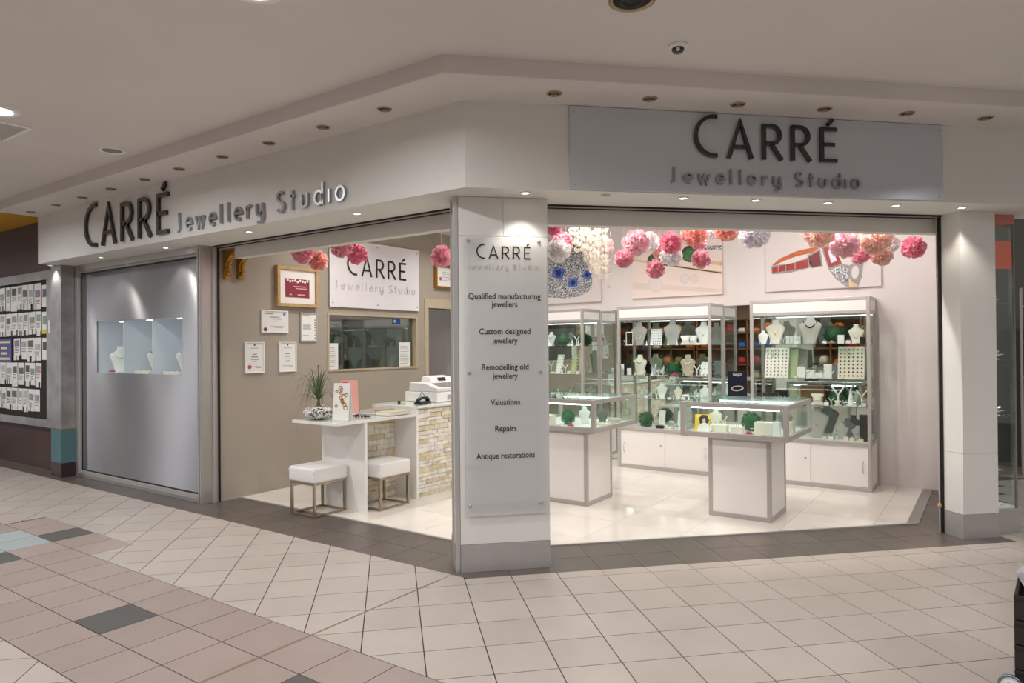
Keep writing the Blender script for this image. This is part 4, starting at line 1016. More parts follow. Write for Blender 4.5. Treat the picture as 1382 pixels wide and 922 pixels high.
board(put(k, 'top', 885), .145, .20, M_whitem, 'white chain board, '+where(k, 'top'), None, (5, 6), M_silver)
t = thing('earring_frame', 'open white earring frame, '+where(k, 'top'), 'earring stand', put(k, 'top', 850, 7.80), .1)
for q in ((-.045, -.038, 0, .17), (.038, .045, 0, .17), (-.045, .045, 0, .012), (-.045, .045, .158, .17)): MB().box(q[0], q[1], -.006, .006, q[2], q[3]).build('bar', M_whitem, t)
MB().box(-.002, .002, -.004, .0, .02, .15).build('earring', M_goldm, t)
for i, px in enumerate((928, 936)): pillow(put(k, 'top', px, 7.80+.02*i), .11, M_whitem, 'white bracelet cushion wound with pearls, '+where(k, 'top'), 'bracelet cushions')
cone(put(k, 'top', 873, 7.77), .06, M_whitem, 'small white ring cone, '+where(k, 'top'), 'ring cones'); cone(put(k, 'top', 893, 7.77), .055, M_whitem, 'small white ring cone, '+where(k, 'top'), 'ring cones')
ring_box(put(k, 'second', 843, 7.82), .10, .10, .16, M_black, 'black velvet box, '+where(k, 'second'), None)
ring_box(put(k, 'second', 850, 7.75), .05, .03, .085, M_whitem, 'small white card box, '+where(k, 'second'), None)
topiary(put(k, 'second', 907, 7.92), .085, 'boxwood ball, '+where(k, 'second')); rose(put(k, 'second', 911, 7.78), .05, 'magenta silk flower, '+where(k, 'second'))
M_crys = mat('crystal', (225, 232, 230), .08, .3, coat=.5)
def crystal(pos, h, label):
    t = thing('crystal_cluster', label, 'ornament', pos, 0, 'crystal ornaments'); mb = MB(); r = random.Random(int(pos[0]*1000))
    MB().lathe([(h*.3, 0), (h*.3, h*.05)], 12).build('base', M_crys, t)
    for i in range(16):
        a = r.uniform(0, 6.28); e = r.uniform(.2, 1.5); L_ = h*r.uniform(.5, .9); d = Vector((math.cos(a)*math.cos(e)*.62, math.sin(a)*math.cos(e)*.5, math.sin(e)))
        mb.tube([Vector((0, 0, h*.05)), d*L_*.5+Vector((0, 0, h*.12)), d*L_+Vector((0, 0, h*.05))], [h*.03, h*.05, h*.004], 5)
    mb.build('facets', M_crys, t)
for px, sh, h in ((883, 'second', .17), (897, 'second', .16), (867, 'third', .14), (938, 'third', .16), (878, 'third', .12)): crystal(put(k, sh, px, 7.84), h, 'clear crystal ornament, '+where(k, sh))
tree(put(k, 'second', 941, 7.80), .13, M_whitem, 'white two-armed stand, '+where(k, 'second'), None); board(put(k, 'second', 949, 7.82), .10, .17, M_whitem, 'white sloping necklace card, '+where(k, 'second'), None, (3, 3), M_silver, .5)
bust(put(k, 'third', 893), .19, M_whitem, 'small white bust, '+where(k, 'third'), 'busts in the emerald cabinet'); bust(put(k, 'third', 915), .15, M_cream, 'small cream bust, '+where(k, 'third'), 'busts in the emerald cabinet'); bust(put(k, 'third', 951), .17, M_whitem, 'upright white bust, '+where(k, 'third'), 'busts in the emerald cabinet')
topiary(put(k, 'lowest', 871, 7.82), .095, 'boxwood ball, '+where(k, 'lowest'))
board(put(k, 'lowest', 892, 7.86), .075, .20, M_whitem, 'tall white pendant card, '+where(k, 'lowest'), None, (1, 1), M_black, .2); board(put(k, 'lowest', 917, 7.86), .07, .20, M_whitem, 'shorter white pendant card, '+where(k, 'lowest'), None, (1, 1), M_black, .2)
ring_box(put(k, 'lowest', 890, 7.72), .085, .05, .035, M_black, 'low black ring box, '+where(k, 'lowest'), None, 3)
for sh, sd in (('top', 1), ('second', 2), ('third', 3), ('lowest', 4)): petals(-3.7, -2.7, 7.71, 7.80, SH[sh], 16, sd, 'pink petals on the '+where(k, sh))
# cabinet under the ruby picture
k = 'R'
bust(put(k, 'top', 1031, 7.80), .15, M_whitem, 'low white shell-shaped bust, '+where(k, 'top'), 'busts in the ruby cabinet'); bust(put(k, 'top', 1047), .27, M_cream, 'cream bust with pendant, '+where(k, 'top'), 'busts in the ruby cabinet', ('pendant', 'gold'), 'gold pendant on the cream bust under the ruby picture')
bust(put(k, 'top', 1099, 7.88), .30, M_grey, 'large grey bust with black beads, '+where(k, 'top'), 'busts in the ruby cabinet', ('choker', 'black'), 'black bead choker on the large grey bust under the ruby picture')
bust(put(k, 'top', 1156, 7.86), .20, M_cream, 'cream bust with several chains, '+where(k, 'top'), 'busts in the ruby cabinet', ('long', 'silver'), 'silver bead chain on the cream bust beside the boxwood ball')
topiary(put(k, 'top', 1125, 7.93), .105, 'boxwood ball, '+where(k, 'top')); rose(put(k, 'top', 1125, 7.77), .045, 'pink silk flower, '+where(k, 'top'), mat('pale_rose', (240, 190, 190), .6)); rose(put(k, 'top', 1130, 7.76), .035, 'magenta silk flower, '+where(k, 'top'))
ring_box(put(k, 'top', 1137, 7.76), .06, .03, .09, M_whitem, 'small white price card, '+where(k, 'top'), None); ring_box(put(k, 'top', 1165, 7.78), .05, .06, .07, M_black, 'dark lidded ring box, '+where(k, 'top'), None, 1)
for i in range(5): ring_box(put(k, 'top', 1064+5.4*i, 7.84), .038, .05, .085+.01*(i == 2), M_crys, 'clear bangle tube, '+where(k, 'top'), 'acrylic bangle tubes')
board(put(k, 'second', 1048, 7.80), .245, .325, M_whitem, 'big white earring board with hoops, '+where(k, 'second'), None, (6, 8), M_goldm, .22)
hp = MB()
for x, z in ((-.085, .29), (-.015, .29), (-.075, .24), (-.015, .245)): hp.tube([(x+.026*math.cos(a*math.pi/8), (z)*.22-.006, z+.026*math.sin(a*math.pi/8)) for a in range(16)], .0022, 5, True)
o = hp.build('hoop_earrings', M_silver, None, True, loc=put(k, 'second', 1048, 7.80)); tag(o, 'four silver hoop earrings pinned on the big white board', 'earrings')
board(put(k, 'second', 1069, 7.86), .11, .31, mat('sage_card', (186, 192, 150), .7), 'sage green display board, '+where(k, 'second'), None, None, None, .22); board(put(k, 'second', 1080, 7.90), .11, .30, M_grey, 'pale grey pendant board, '+where(k, 'second'), None, (1, 1), M_black, .2)
for i, px in enumerate((1084, 1094, 1104)): ring_box(put(k, 'second', px, 7.88), .085, .06, .12-.03*i, M_whitem, 'white stepped ring block, '+where(k, 'second'), 'stepped ring blocks', 4)
ring_box(put(k, 'second', 1118, 7.86), .08, .05, .15, M_whitem, 'upright white letter box, '+where(k, 'second'), None); ring_box(put(k, 'second', 1126, 7.84), .05, .05, .13, M_dgrey, 'dark grey earring block, '+where(k, 'second'), None, 2)
board(put(k, 'second', 1148, 7.80), .25, .335, M_cream, 'cream board with coloured gem rows, '+where(k, 'second'), None, (6, 8), voronoi_mat('gem_mix', ((150, 90, 50), (60, 80, 60), (170, 140, 60), (90, 60, 110), (120, 60, 60)), 20, .15), .2)
ring_box(put(k, 'third', 1100, 7.95), .24, .08, .20, M_dwood, 'brown leather jewellery chest, '+where(k, 'third'), None); pillow(put(k, 'third', 1104, 7.80), .12, M_cream, 'cream watch cushion, '+where(k, 'third'), None)
topiary(put(k, 'third', 1127, 7.93), .075, 'boxwood ball, '+where(k, 'third')); tree(put(k, 'third', 1131, 7.80), .20, M_whitem, 'slim white earring tree, '+where(k, 'third'), None); tree(put(k, 'third', 1161, 7.80), .17, M_cream, 'cream branching stand, '+where(k, 'third'), None)
cone(put(k, 'third', 1147, 7.82), .18, M_whitem, 'tall white ring cone, '+where(k, 'third'), None); pillow(put(k, 'third', 1130, 7.76), .06, M_cream, 'low cream bracelet cushion, '+where(k, 'third'), None)
ring_box(put(k, 'third', 1062, 7.84), .18, .05, .03, M_whitem, 'low white bracelet bar, '+where(k, 'third'), None); ring_box(put(k, 'third', 1040, 7.90), .16, .06, .11, M_black, 'black lettered box, '+where(k, 'third'), None); ring_box(put(k, 'third', 1073, 7.86), .10, .06, .06, M_cream, 'cream ring block, '+where(k, 'third'), None, 3)
bust(put(k, 'lowest', 1102, 7.84), .32, M_grey, 'tall grey bust, '+where(k, 'lowest'), 'busts in the ruby cabinet', ('pendant', 'silver'), 'silver pendant on the tall grey bust under the ruby picture')
for i, (px, h) in enumerate(((1135, .17), (1156, .15))): bust(put(k, 'lowest', px, 7.80), h, M_grey, ('small leaning grey bust, ', 'small grey bust with a pearl drop, ')[i]+where(k, 'lowest'), 'busts in the ruby cabinet', ('pendant', 'gold') if i else None, 'gold drop on the small grey bust under the ruby picture')
bust(put(k, 'lowest', 1143, 7.93), .21, M_dgrey, 'dark grey bust standing behind, '+where(k, 'lowest'), 'busts in the ruby cabinet')
ring_box(put(k, 'lowest', 1165, 7.80), .07, .05, .27, M_black, 'tall black watch box, '+where(k, 'lowest'), None); crystal(put(k, 'lowest', 1117, 7.77), .06, 'low crystal ornament, '+where(k, 'lowest')); crystal(put(k, 'lowest', 1124, 7.80), .08, 'low crystal ornament, '+where(k, 'lowest'))
for sh, sd in (('top', 5), ('second', 6), ('third', 7)): petals(-2.05, -1.08, 7.71, 7.79, SH[sh], 22, sd, 'pink petals on the '+where(k, sh))
# cabinet under the sapphire picture (mostly behind the pillar)
k = 'L'
bust(put(k, 'top', 746), .19, M_whitem, 'white bust, '+where(k, 'top'), 'busts in the sapphire cabinet', ('choker', 'silver'), 'silver collar on the white bust under the sapphire picture')
topiary(put(k, 'top', 768, 7.93), .09, 'round boxwood ball, '+where(k, 'top')); topiary(put(k, 'top', 778, 7.95), .08, 'second boxwood ball, '+where(k, 'top'))
tree(put(k, 'top', 772, 7.80), .13, M_whitem, 'white branching stand, '+where(k, 'top'), None)
for i, px in enumerate((753, 760, 781, 785)): cone(put(k, 'top', px, 7.78), .08, M_whitem, 'white ring cone, '+where(k, 'top'), 'ring cones in the sapphire cabinet')
ring_box(put(k, 'top', 756, 7.88), .09, .05, .13, mat('pale_blue_card', (200, 216, 222), .6), 'pale blue card box, '+where(k, 'top'), None)
board(put(k, 'second', 753, 7.80), .095, .25, M_whitem, 'white bracelet ramp, '+where(k, 'second'), None, (2, 6), M_silver, .35); board(put(k, 'second', 773, 7.80), .095, .25, mat('sage_card', (186, 192, 150), .7), 'sage bracelet ramp, '+where(k, 'second'), None, (2, 6), M_goldm, .35)
board(put(k, 'second', 783, 7.90), .07, .30, M_cream, 'tall cream chain board, '+where(k, 'second'), None, (2, 5), M_goldm, .1); tree(put(k, 'second', 763, 7.80), .12, M_whitem, 'white branching stand, '+where(k, 'second'), None); tree(put(k, 'second', 744, 7.82), .17, M_crys, 'clear branching stand, '+where(k, 'second'), None)
for i in range(9):
    P = put(k, 'third', 742+5.4*i, 7.84); t = thing('bangle', 'bangle in the standing row, '+where(k, 'third'), 'bangle', P, .5, 'row of standing bangles')
    MB().tube([(.0, .034*math.cos(a*math.pi/10), .036+.034*math.sin(a*math.pi/10)) for a in range(20)], .004+.001*(i % 3), 6, True).build('hoop', (M_silver, M_goldm, M_pearl)[i % 3], t, True)
for sh, sd in (('top', 8), ('second', 9)): petals(-4.9, -4.33, 7.71, 7.80, SH[sh], 12, sd, 'pink petals on the '+where(k, sh))

# small pieces filling the shelves between the larger displays
rx = random.Random(77)
for k, sh, y0, pxs in (('M', 'top', 7.75, (842, 880, 902, 914, 944)), ('M', 'second', 7.74, (857, 869, 880, 890, 922, 934, 946)), ('M', 'third', 7.76, (856, 872, 886, 903, 909, 922, 930, 944)), ('M', 'lowest', 7.76, (880, 898, 904, 910, 925)),
                      ('R', 'top', 7.75, (1026, 1040, 1058, 1078, 1116, 1143, 1150)), ('R', 'second', 7.76, (1074, 1090, 1099, 1110, 1122)), ('R', 'third', 7.75, (1048, 1056, 1082, 1114, 1122, 1140, 1153, 1166)), ('R', 'lowest', 7.74, (1113, 1121, 1128, 1141, 1149, 1161)),
                      ('L', 'top', 7.75, (744, 750, 764, 776)), ('L', 'second', 7.74, (746, 759, 768, 780))):
    for px in pxs:
        q = rx.random(); P = put(k, sh, px, y0+rx.uniform(-.01, .03))
        if q < .35: cone(P, rx.uniform(.045, .07), M_whitem, 'little white ring cone, '+where(k, sh), 'little ring cones')
        elif q < .7: ring_box(P, .045, .035, rx.uniform(.02, .04), rx.choice((M_cream, M_whitem)), 'little ring box, '+where(k, sh), 'little ring boxes', 1)
        else: tree(P, rx.uniform(.06, .09), rx.choice((M_whitem, M_crys)), 'little earring tree, '+where(k, sh), 'little earring trees')
# ---- pedestal showcases
def showcase(label, xa, xb, ya, yb, pxa, pxb, pya, pyb):
    t = thing('pedestal_showcase', label, 'showcase', ((pxa+pxb)/2, (pya+pyb)/2, 0), 0, 'pedestal showcases'); ox, oy = t.location.x, t.location.y
    a, b, c, d = pxa-ox, pxb-ox, pya-oy, pyb-oy; p = .035
    for x0 in (a, b-p):
        for y0 in (c, d-p): MB().box(x0, x0+p, y0, y0+p, 0.0, .70).build('pedestal_post', M_alupaint, t, False, .004)
    for z0, z1 in ((0, .045), (.665, .70)):
        for y0 in (c, d-.03): MB().box(a+p, b-p, y0, y0+.03, z0, z1).build('pedestal_rail', M_alupaint, t, False, .003)
        for x0 in (a, b-.03): MB().box(x0, x0+.03, c+p, d-p, z0, z1).build('pedestal_rail', M_alupaint, t, False, .003)
    for y0 in (c+.006, d-.018): MB().box(a+p, b-p, y0, y0+.012, .045, .665).build('pedestal_panel', M_pan, t)
    for x0 in (a+.006, b-.018): MB().box(x0, x0+.012, c+p, d-p, .045, .665).build('pedestal_panel', M_pan, t)
    a, b, c, d = xa-ox, xb-ox, ya-oy, yb-oy; p = .04; z0, z1 = .70, 1.0
    for x0 in (a, b-p):
        for y0 in (c, d-p): MB().box(x0, x0+p, y0, y0+p, z0, z1).build('case_post', M_alupaint, t, False, .004)
    for za, zb in ((z0, z0+.045), (z1-.04, z1)):
        for y0 in (c, d-.03): MB().box(a+p, b-p, y0, y0+.03, za, zb).build('case_rail', M_alupaint, t, False, .003)
        for x0 in (a, b-.03): MB().box(x0, x0+.03, c+p, d-p, za, zb).build('case_rail', M_alupaint, t, False, .003)
    for y0 in (c+.012, d-.017): MB().box(a+p, b-p, y0, y0+.005, z0+.045, z1-.04).build('pane', M_glass, t)
    for x0 in (a+.012, b-.017): MB().box(x0, x0+.005, c+p, d-p, z0+.045, z1-.04).build('pane', M_glass, t)
    MB().box(a+.03, b-.03, c+.03, d-.03, z0+.004, z0+.03).build('deck', M_white, t)
    MB().box(a+.012, b-.012, c+.012, d-.012, z1+.0005, z1+.0065).build('glass_top', M_gglass, t)
    MB().box(a+.08, b-.08, c+.045, c+.065, z1-.055, z1-.041).build('light_strip', M_led, t)
    MB().box(a+.08, b-.08, d-.065, d-.045, z1-.055, z1-.041).build('light_strip', M_led, t)
    return z0+.03
zd = showcase('pedestal glass showcase with the dark brochure standing on top', -2.262, -1.358, 5.79, 6.67, -2.06, -1.53, 5.92, 6.43)
showcase('pedestal glass showcase partly behind the corner pillar', -3.875, -2.972, 5.535, 6.43, -3.65, -3.095, 5.605, 6.12)
def sp(px, Y): return (cx(px, Y, 575), Y, zd)
cs = ' inside the showcase under the dark brochure'; cl = ' inside the showcase behind the corner pillar'
t = thing('photo_card', 'yellow photo card of a dark-haired bride'+cs, 'card', sp(947, 5.90), .1)
MB().add([(-.065, 0, 0), (.065, 0, 0), (.065, .04, .15), (-.065, .04, .15), (-.065, .004, 0), (.065, .004, 0), (.065, .044, .15), (-.065, .044, .15)], [(0, 1, 2, 3), (7, 6, 5, 4), (0, 4, 5, 1), (1, 5, 6, 2), (2, 6, 7, 3), (3, 7, 4, 0)]).build('sheet', mat('card_yellow', (240, 200, 40), .5), t)
def leanpoly(t, pts, m_, off): MB().add([(x, z*.04/.15-off, z) for x, z in pts], [tuple(range(len(pts)))]).build('print', m_, t)
leanpoly(t, [(-.02, .07), (.045, .07), (.06, .10), (.04, .145), (-.005, .148), (-.03, .12)], M_black, .001); leanpoly(t, [(-.04, .0), (.064, .0), (.062, .06), (.02, .085), (-.01, .07), (-.035, .05)], M_paper, .0014); leanpoly(t, [(.0, .085), (.022, .078), (.03, .10), (.018, .12), (.002, .112)], mat('skin_print', (222, 176, 150), .6), .0018)
ring_box(sp(972, 5.98), .13, .08, .065, M_cream, 'long cream ring block'+cs, None, 3); ring_box(sp(999, 5.95), .10, .08, .06, M_cream, 'cream ring block with dark stone'+cs, None, 1); ring_box(sp(1030, 5.97), .15, .09, .11, M_cream, 'large cream block'+cs, None); ring_box(sp(1046, 5.92), .06, .05, .12, M_whitem, 'upright white watch block'+cs, None, 1)
topiary(sp(1014, 6.20), .085, 'boxwood ball'+cs); rose(sp(1011, 5.95), .035, 'orange-pink silk flower'+cs); tree(sp(976, 6.10), .13, M_cream, 'cream two-armed ring stand'+cs, None); bust(sp(966, 6.30), .17, M_cream, 'cream bust'+cs, 'busts in the showcases'); bust(sp(1060, 6.45), .17, M_dgrey, 'dark grey bust near the glass end'+cs, 'busts in the showcases'); ring_box(sp(1072, 6.2), .08, .08, .10, M_cream, 'cream block at the glass end'+cs, None)
for i, px in enumerate((1030, 1038)):
    t = thing('wrist_watch', 'steel wrist watch lying flat'+cs, 'watch', (cx(px, 5.86, 580), 5.86, zd), .5*i, 'watches in the showcase'); MB().lathe([(.016, 0), (.016, .008), (.013, .010)], 16).build('case', M_steel, t, True); MB().lathe([(.012, .0101), (.001, .0105)], 14).build('dial', M_black, t); MB().box(-.009, .009, -.05, .05, 0, .004).build('strap', M_silver, t)
petals(-2.2, -1.42, 5.84, 5.95, zd, 14, 21, 'pink petals on the white deck'+cs)
topiary(sp(767, 5.80), .07, 'boxwood ball'+cl); rose(sp(772, 5.66), .038, 'magenta silk flower'+cl); bust(sp(784, 5.85), .17, M_whitem, 'white bust'+cl, 'busts in the showcases'); bust(sp(813, 5.95), .15, M_dgrey, 'dark oval grey bust'+cl, 'busts in the showcases'); ring_box(sp(745, 5.70), .10, .06, .10, M_cream, 'tall cream ring block'+cl, None, 2); ring_box(sp(834, 6.1), .08, .12, .05, M_cream, 'low cream ring block'+cl, None, 3); ring_box(sp(826, 5.9), .16, .08, .025, M_cream, 'flat cream ring tray'+cl, None, 4)
petals(-3.6, -3.05, 5.59, 5.70, zd, 14, 22, 'pink petals on the white deck'+cl)
# dark brochure standing on the showcase
P = at_Y(994.5, 539, 6.50)
t = thing('brochure_stand', 'dark navy brochure with a silver bangle picture standing on the showcase', 'brochure', (P.x, 6.52, 1.007), .12)
MB().box(-.088, .088, -.004, .004, 0, .235).build('card', mat('navy_print', (22, 22, 44), .3), t)
MB().box(-.06, .06, .004, .06, 0, .004).build('foot', M_glass, t)
link(font_mesh('NAJO', .034, .075, y0=-.0055), 'lettering', M_paper, t, loc=(.0, 0, .195))
bg = MB()
for rr in (.05, .045, .055): bg.tube([(rr*math.cos(a*math.pi/12), -.0055, .075+rr*.42*math.sin(a*math.pi/12+.2)) for a in range(24)], .0035, 5, True)
bg.build('bangle_print', mat('bangle_print', (196, 170, 150), .4), t)
# ================================================================ THINGS: pictures, pompoms, shell lamp
AY = 8.108
def canvas(label, xa, xb, z0, z1, m_=None):
    t = thing('canvas_print', label, 'picture', ((xa+xb)/2, 8.15, z0)); w_ = xb-xa
    MB().box(-w_/2, w_/2, -.042, 0, 0, z1-z0).build('canvas', m_ or mat('canvas_white', (214, 204, 201), .7), t, False, .003)
    return t
def pp(t, crop, pts, m_, layer, name='print_shape'):
    cx0, cy0, s = crop; q = []
    for (x, y) in pts:
        P = at_Y(cx0+x*s, cy0+y*s, AY-.0006*layer); q.append((P.x-t.location.x, min(P.z, 2.925)-t.location.z))
    MB().slab(q, -.042-.0006*layer, -.0415).build(name, m_, t)
def ell(cx_, cy_, rx, ry, n=24, rot=0): return [(cx_+rx*math.cos(a)*math.cos(rot)-ry*math.sin(a)*math.sin(rot), cy_+rx*math.cos(a)*math.sin(rot)+ry*math.sin(a)*math.cos(rot)) for a in [2*math.pi*i/n for i in range(n)]]
P_red = mat('print_red', (168, 36, 24), .5, noise=.6, nscale=30, rgb2=(96, 14, 18)); P_red2 = mat('print_ruby', (116, 18, 24), .5, noise=.5, nscale=30); P_or = mat('print_orange', (190, 92, 22), .5, noise=.7, nscale=20, rgb2=(150, 60, 20)); P_gold = mat('print_gold', (222, 190, 140), .5, noise=.5, nscale=20); P_sil = mat('print_silver', (150, 146, 146), .5, noise=.5, nscale=30)
P_pave = voronoi_mat('print_pave', ((226, 226, 226), (104, 104, 106), (180, 180, 184), (64, 64, 68), (150, 150, 154)), 110, .4); P_blue = mat('print_sapphire', (30, 56, 150), .4, noise=.8, nscale=40, rgb2=(110, 150, 220)); P_green = mat('print_emerald', (54, 120, 44), .4, noise=.9, nscale=40, rgb2=(16, 40, 20)); P_dark = mat('print_dark', (60, 52, 44), .5); P_pale = mat('print_pale', (214, 196, 186), .6)
c3 = (1000, 290, .2278)
t = canvas('canvas picture of a ruby ring on the back wall', -2.131, -.953, 2.095, 2.93)
pp(t, c3, [(180, 302), (230, 260), (330, 215), (440, 190), (462, 200), (420, 226), (330, 245), (250, 275), (205, 298)], P_or, 1)
pp(t, c3, [(178, 308), (183, 352), (280, 346), (402, 316), (422, 300), (396, 252), (300, 290), (205, 298)], P_sil, 2)
for a, b in ((186, 218), (224, 262), (268, 318), (324, 396)):
    f = lambda x: 312-(x-186)*.24+8; g = lambda x: 345-(x-186)*.15
    pp(t, c3, [(a, f(a)-6), (b, f(b)-6), (b, g(b)), (a, g(a))], P_red, 3, 'gem_print')
pp(t, c3, [(392, 240), (470, 200), (486, 304), (418, 318)], P_sil, 2); pp(t, c3, [(400, 250), (464, 212), (476, 300), (424, 312)], P_red2, 3, 'gem_print')
pp(t, c3, [(470, 160), (500, 140), (548, 82), (560, 100), (520, 165), (600, 290), (520, 325), (490, 240)], P_sil, 3)
pp(t, c3, [(486, 196), (545, 180), (592, 272), (596, 290), (522, 314)], P_red, 4, 'gem_print'); pp(t, c3, [(514, 210), (545, 200), (567, 272), (535, 286)], mat('print_glint', (196, 200, 214), .4), 5, 'glint_print')
pp(t, c3, [(520, 325), (596, 288), (640, 300), (690, 270), (728, 276), (716, 370), (692, 434), (632, 434), (560, 378)], P_sil, 4); pp(t, c3, [(532, 328), (590, 300), (632, 320), (640, 380), (620, 412), (566, 372)], P_pave, 5); pp(t, c3, ell(675, 345, 34, 52, 24, .1), P_sil, 5); pp(t, c3, ell(676, 340, 22, 38, 24, .1), mat('canvas_white', (214, 204, 201), .7), 6); pp(t, c3, [(640, 372), (660, 400), (690, 410), (684, 430), (640, 430)], P_gold, 6)
c2 = (735, 290, .2278)
t = canvas('canvas picture of emerald rings with gold bands on the back wall', -3.80, -2.628, 2.095, 2.93, mat('canvas_blush', (226, 208, 200), .7))
pp(t, c2, [(522, 262), (1052, 336), (1052, 352), (522, 274)], P_gold, 1); pp(t, c2, [(700, 292), (1052, 342), (1052, 348), (700, 300)], P_dark, 2); pp(t, c2, [(800, 250), (1052, 278), (1052, 302), (800, 268)], P_gold, 1); pp(t, c2, [(918, 184), (1052, 180), (1052, 208), (918, 206)], P_pave, 1); pp(t, c2, [(522, 400), (1052, 440), (1052, 460), (522, 440)], P_pale, 1)
for x, y, r in ((660, 275, 52), (862, 232, 52)): pp(t, c2, ell(x, y, r, r*.95), P_dark, 3); pp(t, c2, ell(x, y+4, r*.82, r*.74), P_green, 4, 'gem_print')
for x, y, r in ((655, 415, 46), (830, 378, 30), (890, 378, 26)):
    pp(t, c2, ell(x, y, r, r), P_pale, 2); pp(t, c2, ell(x, y, r*.8, r*.8), mat('canvas_white', (214, 204, 201), .7), 3)
t = canvas('canvas picture of a sapphire and diamond pendant on the back wall', -5.42, -4.246, 2.078, 2.93)
pp(t, c2, [(-220, 60), (-60, 10), (120, 60), (210, 190), (282, 380), (278, 440), (215, 482), (130, 495), (20, 488), (-90, 470), (-200, 380)], P_pave, 1)
for x, y, r, a in ((82, 345, 36, .25), (168, 402, 30, .1), (252, 357, 26, .5), (-60, 330, 36, -.2)): pp(t, c2, ell(x, y, r*1.25, r*1.25, 4, a+.78), P_blue, 2, 'gem_print'); pp(t, c2, ell(x, y, r*.6, r*.6, 4, a+.78), mat('print_sapphire_dark', (16, 26, 90), .4), 3, 'gem_print')

# tissue pompoms on strings
def pompom_mesh(seed):
    r = random.Random(seed); mb = MB(); N = 130
    for i in range(N):
        z = 1-2*(i+.5)/N; q = math.sqrt(1-z*z); a = i*2.39996; d = Vector((q*math.cos(a), q*math.sin(a), z))
        d = (d+Vector((r.uniform(-.15, .15), r.uniform(-.15, .15), r.uniform(-.15, .15)))).normalized()
        u = d.orthogonal().normalized(); v = d.cross(u); an = r.uniform(0, 6.28); u, v = u*math.cos(an)+v*math.sin(an), v*math.cos(an)-u*math.sin(an)
        L_ = r.uniform(.80, 1.08); wd = r.uniform(.20, .30); vs = []; fs = []
        for j in range(4):
            s = .45+.55*j/3
            for k_ in range(5):
                e = (k_-2)/2; cup = .16*s*(e*e)+r.uniform(-.05, .05)*s; vs.append(d*(L_*s-(.10*abs(e)**2 if j == 3 else 0))+u*(e*wd*s)+v*(cup-.05+(.09*math.sin(e*5+i)*s)))
        for j in range(3):
            for k_ in range(4): fs.append((j*5+k_, j*5+k_+1, (j+1)*5+k_+1, (j+1)*5+k_))
        mb.add(vs, fs)
    return mb.mesh('pompom')
ME_pom = [pompom_mesh(s) for s in (1, 2, 3)]
def tissue(name, c):
    mt = mat(name, c, .85); nt = mt.node_tree; N = nt.nodes
    tr = N.new('ShaderNodeBsdfTranslucent'); tr.inputs[0].default_value = lin(c); mx = N.new('ShaderNodeMixShader'); mx.inputs[0].default_value = .6
    out = [n for n in N if n.type == 'OUTPUT_MATERIAL'][0]
    nt.links.new(N['Principled BSDF'].outputs[0], mx.inputs[1]); nt.links.new(tr.outputs[0], mx.inputs[2]); nt.links.new(mx.outputs[0], out.inputs[0])
    return mt
COL = {'pink': (253, 196, 210), 'hot': (252, 176, 198), 'light': (254, 222, 230), 'salmon': (253, 206, 198), 'coral': (253, 200, 188), 'peach': (254, 226, 216), 'white': (254, 252, 252), 'lavender': (244, 240, 246)}
TM = {k_: tissue('tissue_'+k_, c) for k_, c in COL.items()}
POM = [(746, 307, 12, 'hot', 5.2), (759, 328, 15, 'pink', 5.5), (754, 339, 16, 'white', 5.3), (818, 333, 11, 'light', 6.3), (858, 328, 18, 'light', 5.5), (876, 327, 14, 'white', 5.7), (842, 349, 13, 'pink', 5.4), (883, 298, 13, 'pink', 5.6),
       (905, 328, 15, 'hot', 5.4), (890, 338, 11, 'salmon', 5.75), (906, 345, 15, 'white', 5.6), (884, 363, 13, 'pink', 5.3), (937, 315, 17, 'coral', 5.5), (943, 328, 10, 'pink', 5.7), (946, 350, 13, 'pink', 5.4), (963, 312, 10, 'white', 5.8), (980, 309, 17, 'coral', 5.5),
       (1018, 315, 20, 'lavender', 5.6), (1104, 314, 21, 'peach', 5.5), (1140, 330, 19, 'light', 5.35), (1181, 323, 21, 'peach', 5.45), (1199, 328, 14, 'white', 5.7), (1190, 345, 14, 'peach', 5.65), (1161, 344, 13, 'pink', 5.6), (1233, 334, 15, 'hot', 5.9),
       (408, 340, 16, 'pink', 6.6), (430, 352, 13, 'coral', 6.8), (461, 333, 15, 'pink', 6.4), (482, 343, 14, 'hot', 6.5), (596, 346, 15, 'pink', 6.4)]
NEAR = {(746, 307): 'beside the corner pillar, topmost', (759, 328): 'behind the white one by the corner pillar', (754, 339): 'in front of the sapphire picture', (818, 333): 'beside the shell lamp', (858, 328): 'in front of the emerald picture corner', (876, 327): 'behind the big light pink one', (842, 349): 'lowest beside the shell lamp',
        (883, 298): 'half hidden by the header', (905, 328): 'high over the emerald picture', (890, 338): 'between pink ones over the emerald picture', (906, 345): 'under the hot pink one over the emerald picture', (884, 363): 'lowest over the emerald picture', (937, 315): 'over the right end of the emerald picture', (943, 328): 'tucked under the coral one', (946, 350): 'low over the emerald picture end', (963, 312): 'behind the coral one near the header', (980, 309): 'beyond the emerald picture end',
        (1018, 315): 'between the emerald and ruby pictures', (1104, 314): 'over the ruby ring band', (1140, 330): 'over the ruby gem', (1181, 323): 'over the ruby picture end', (1199, 328): 'behind the peach one at the ruby picture end', (1190, 345): 'under the others at the ruby picture end', (1161, 344): 'small between larger ones over the ruby ring', (1233, 334): 'alone before the bare white wall', (408, 340): 'above the pale wood picture', (430, 352): 'between the wood picture and logo sign', (461, 333): 'at the corner of the wall logo sign', (482, 343): 'before the wall logo sign letter', (596, 346): 'alone before the gilt framed certificate'}
CNAME = {'pink': 'pink', 'hot': 'deep pink', 'light': 'light pink', 'salmon': 'salmon', 'coral': 'coral', 'peach': 'peach', 'white': 'white', 'lavender': 'lavender white'}
PLACED = []
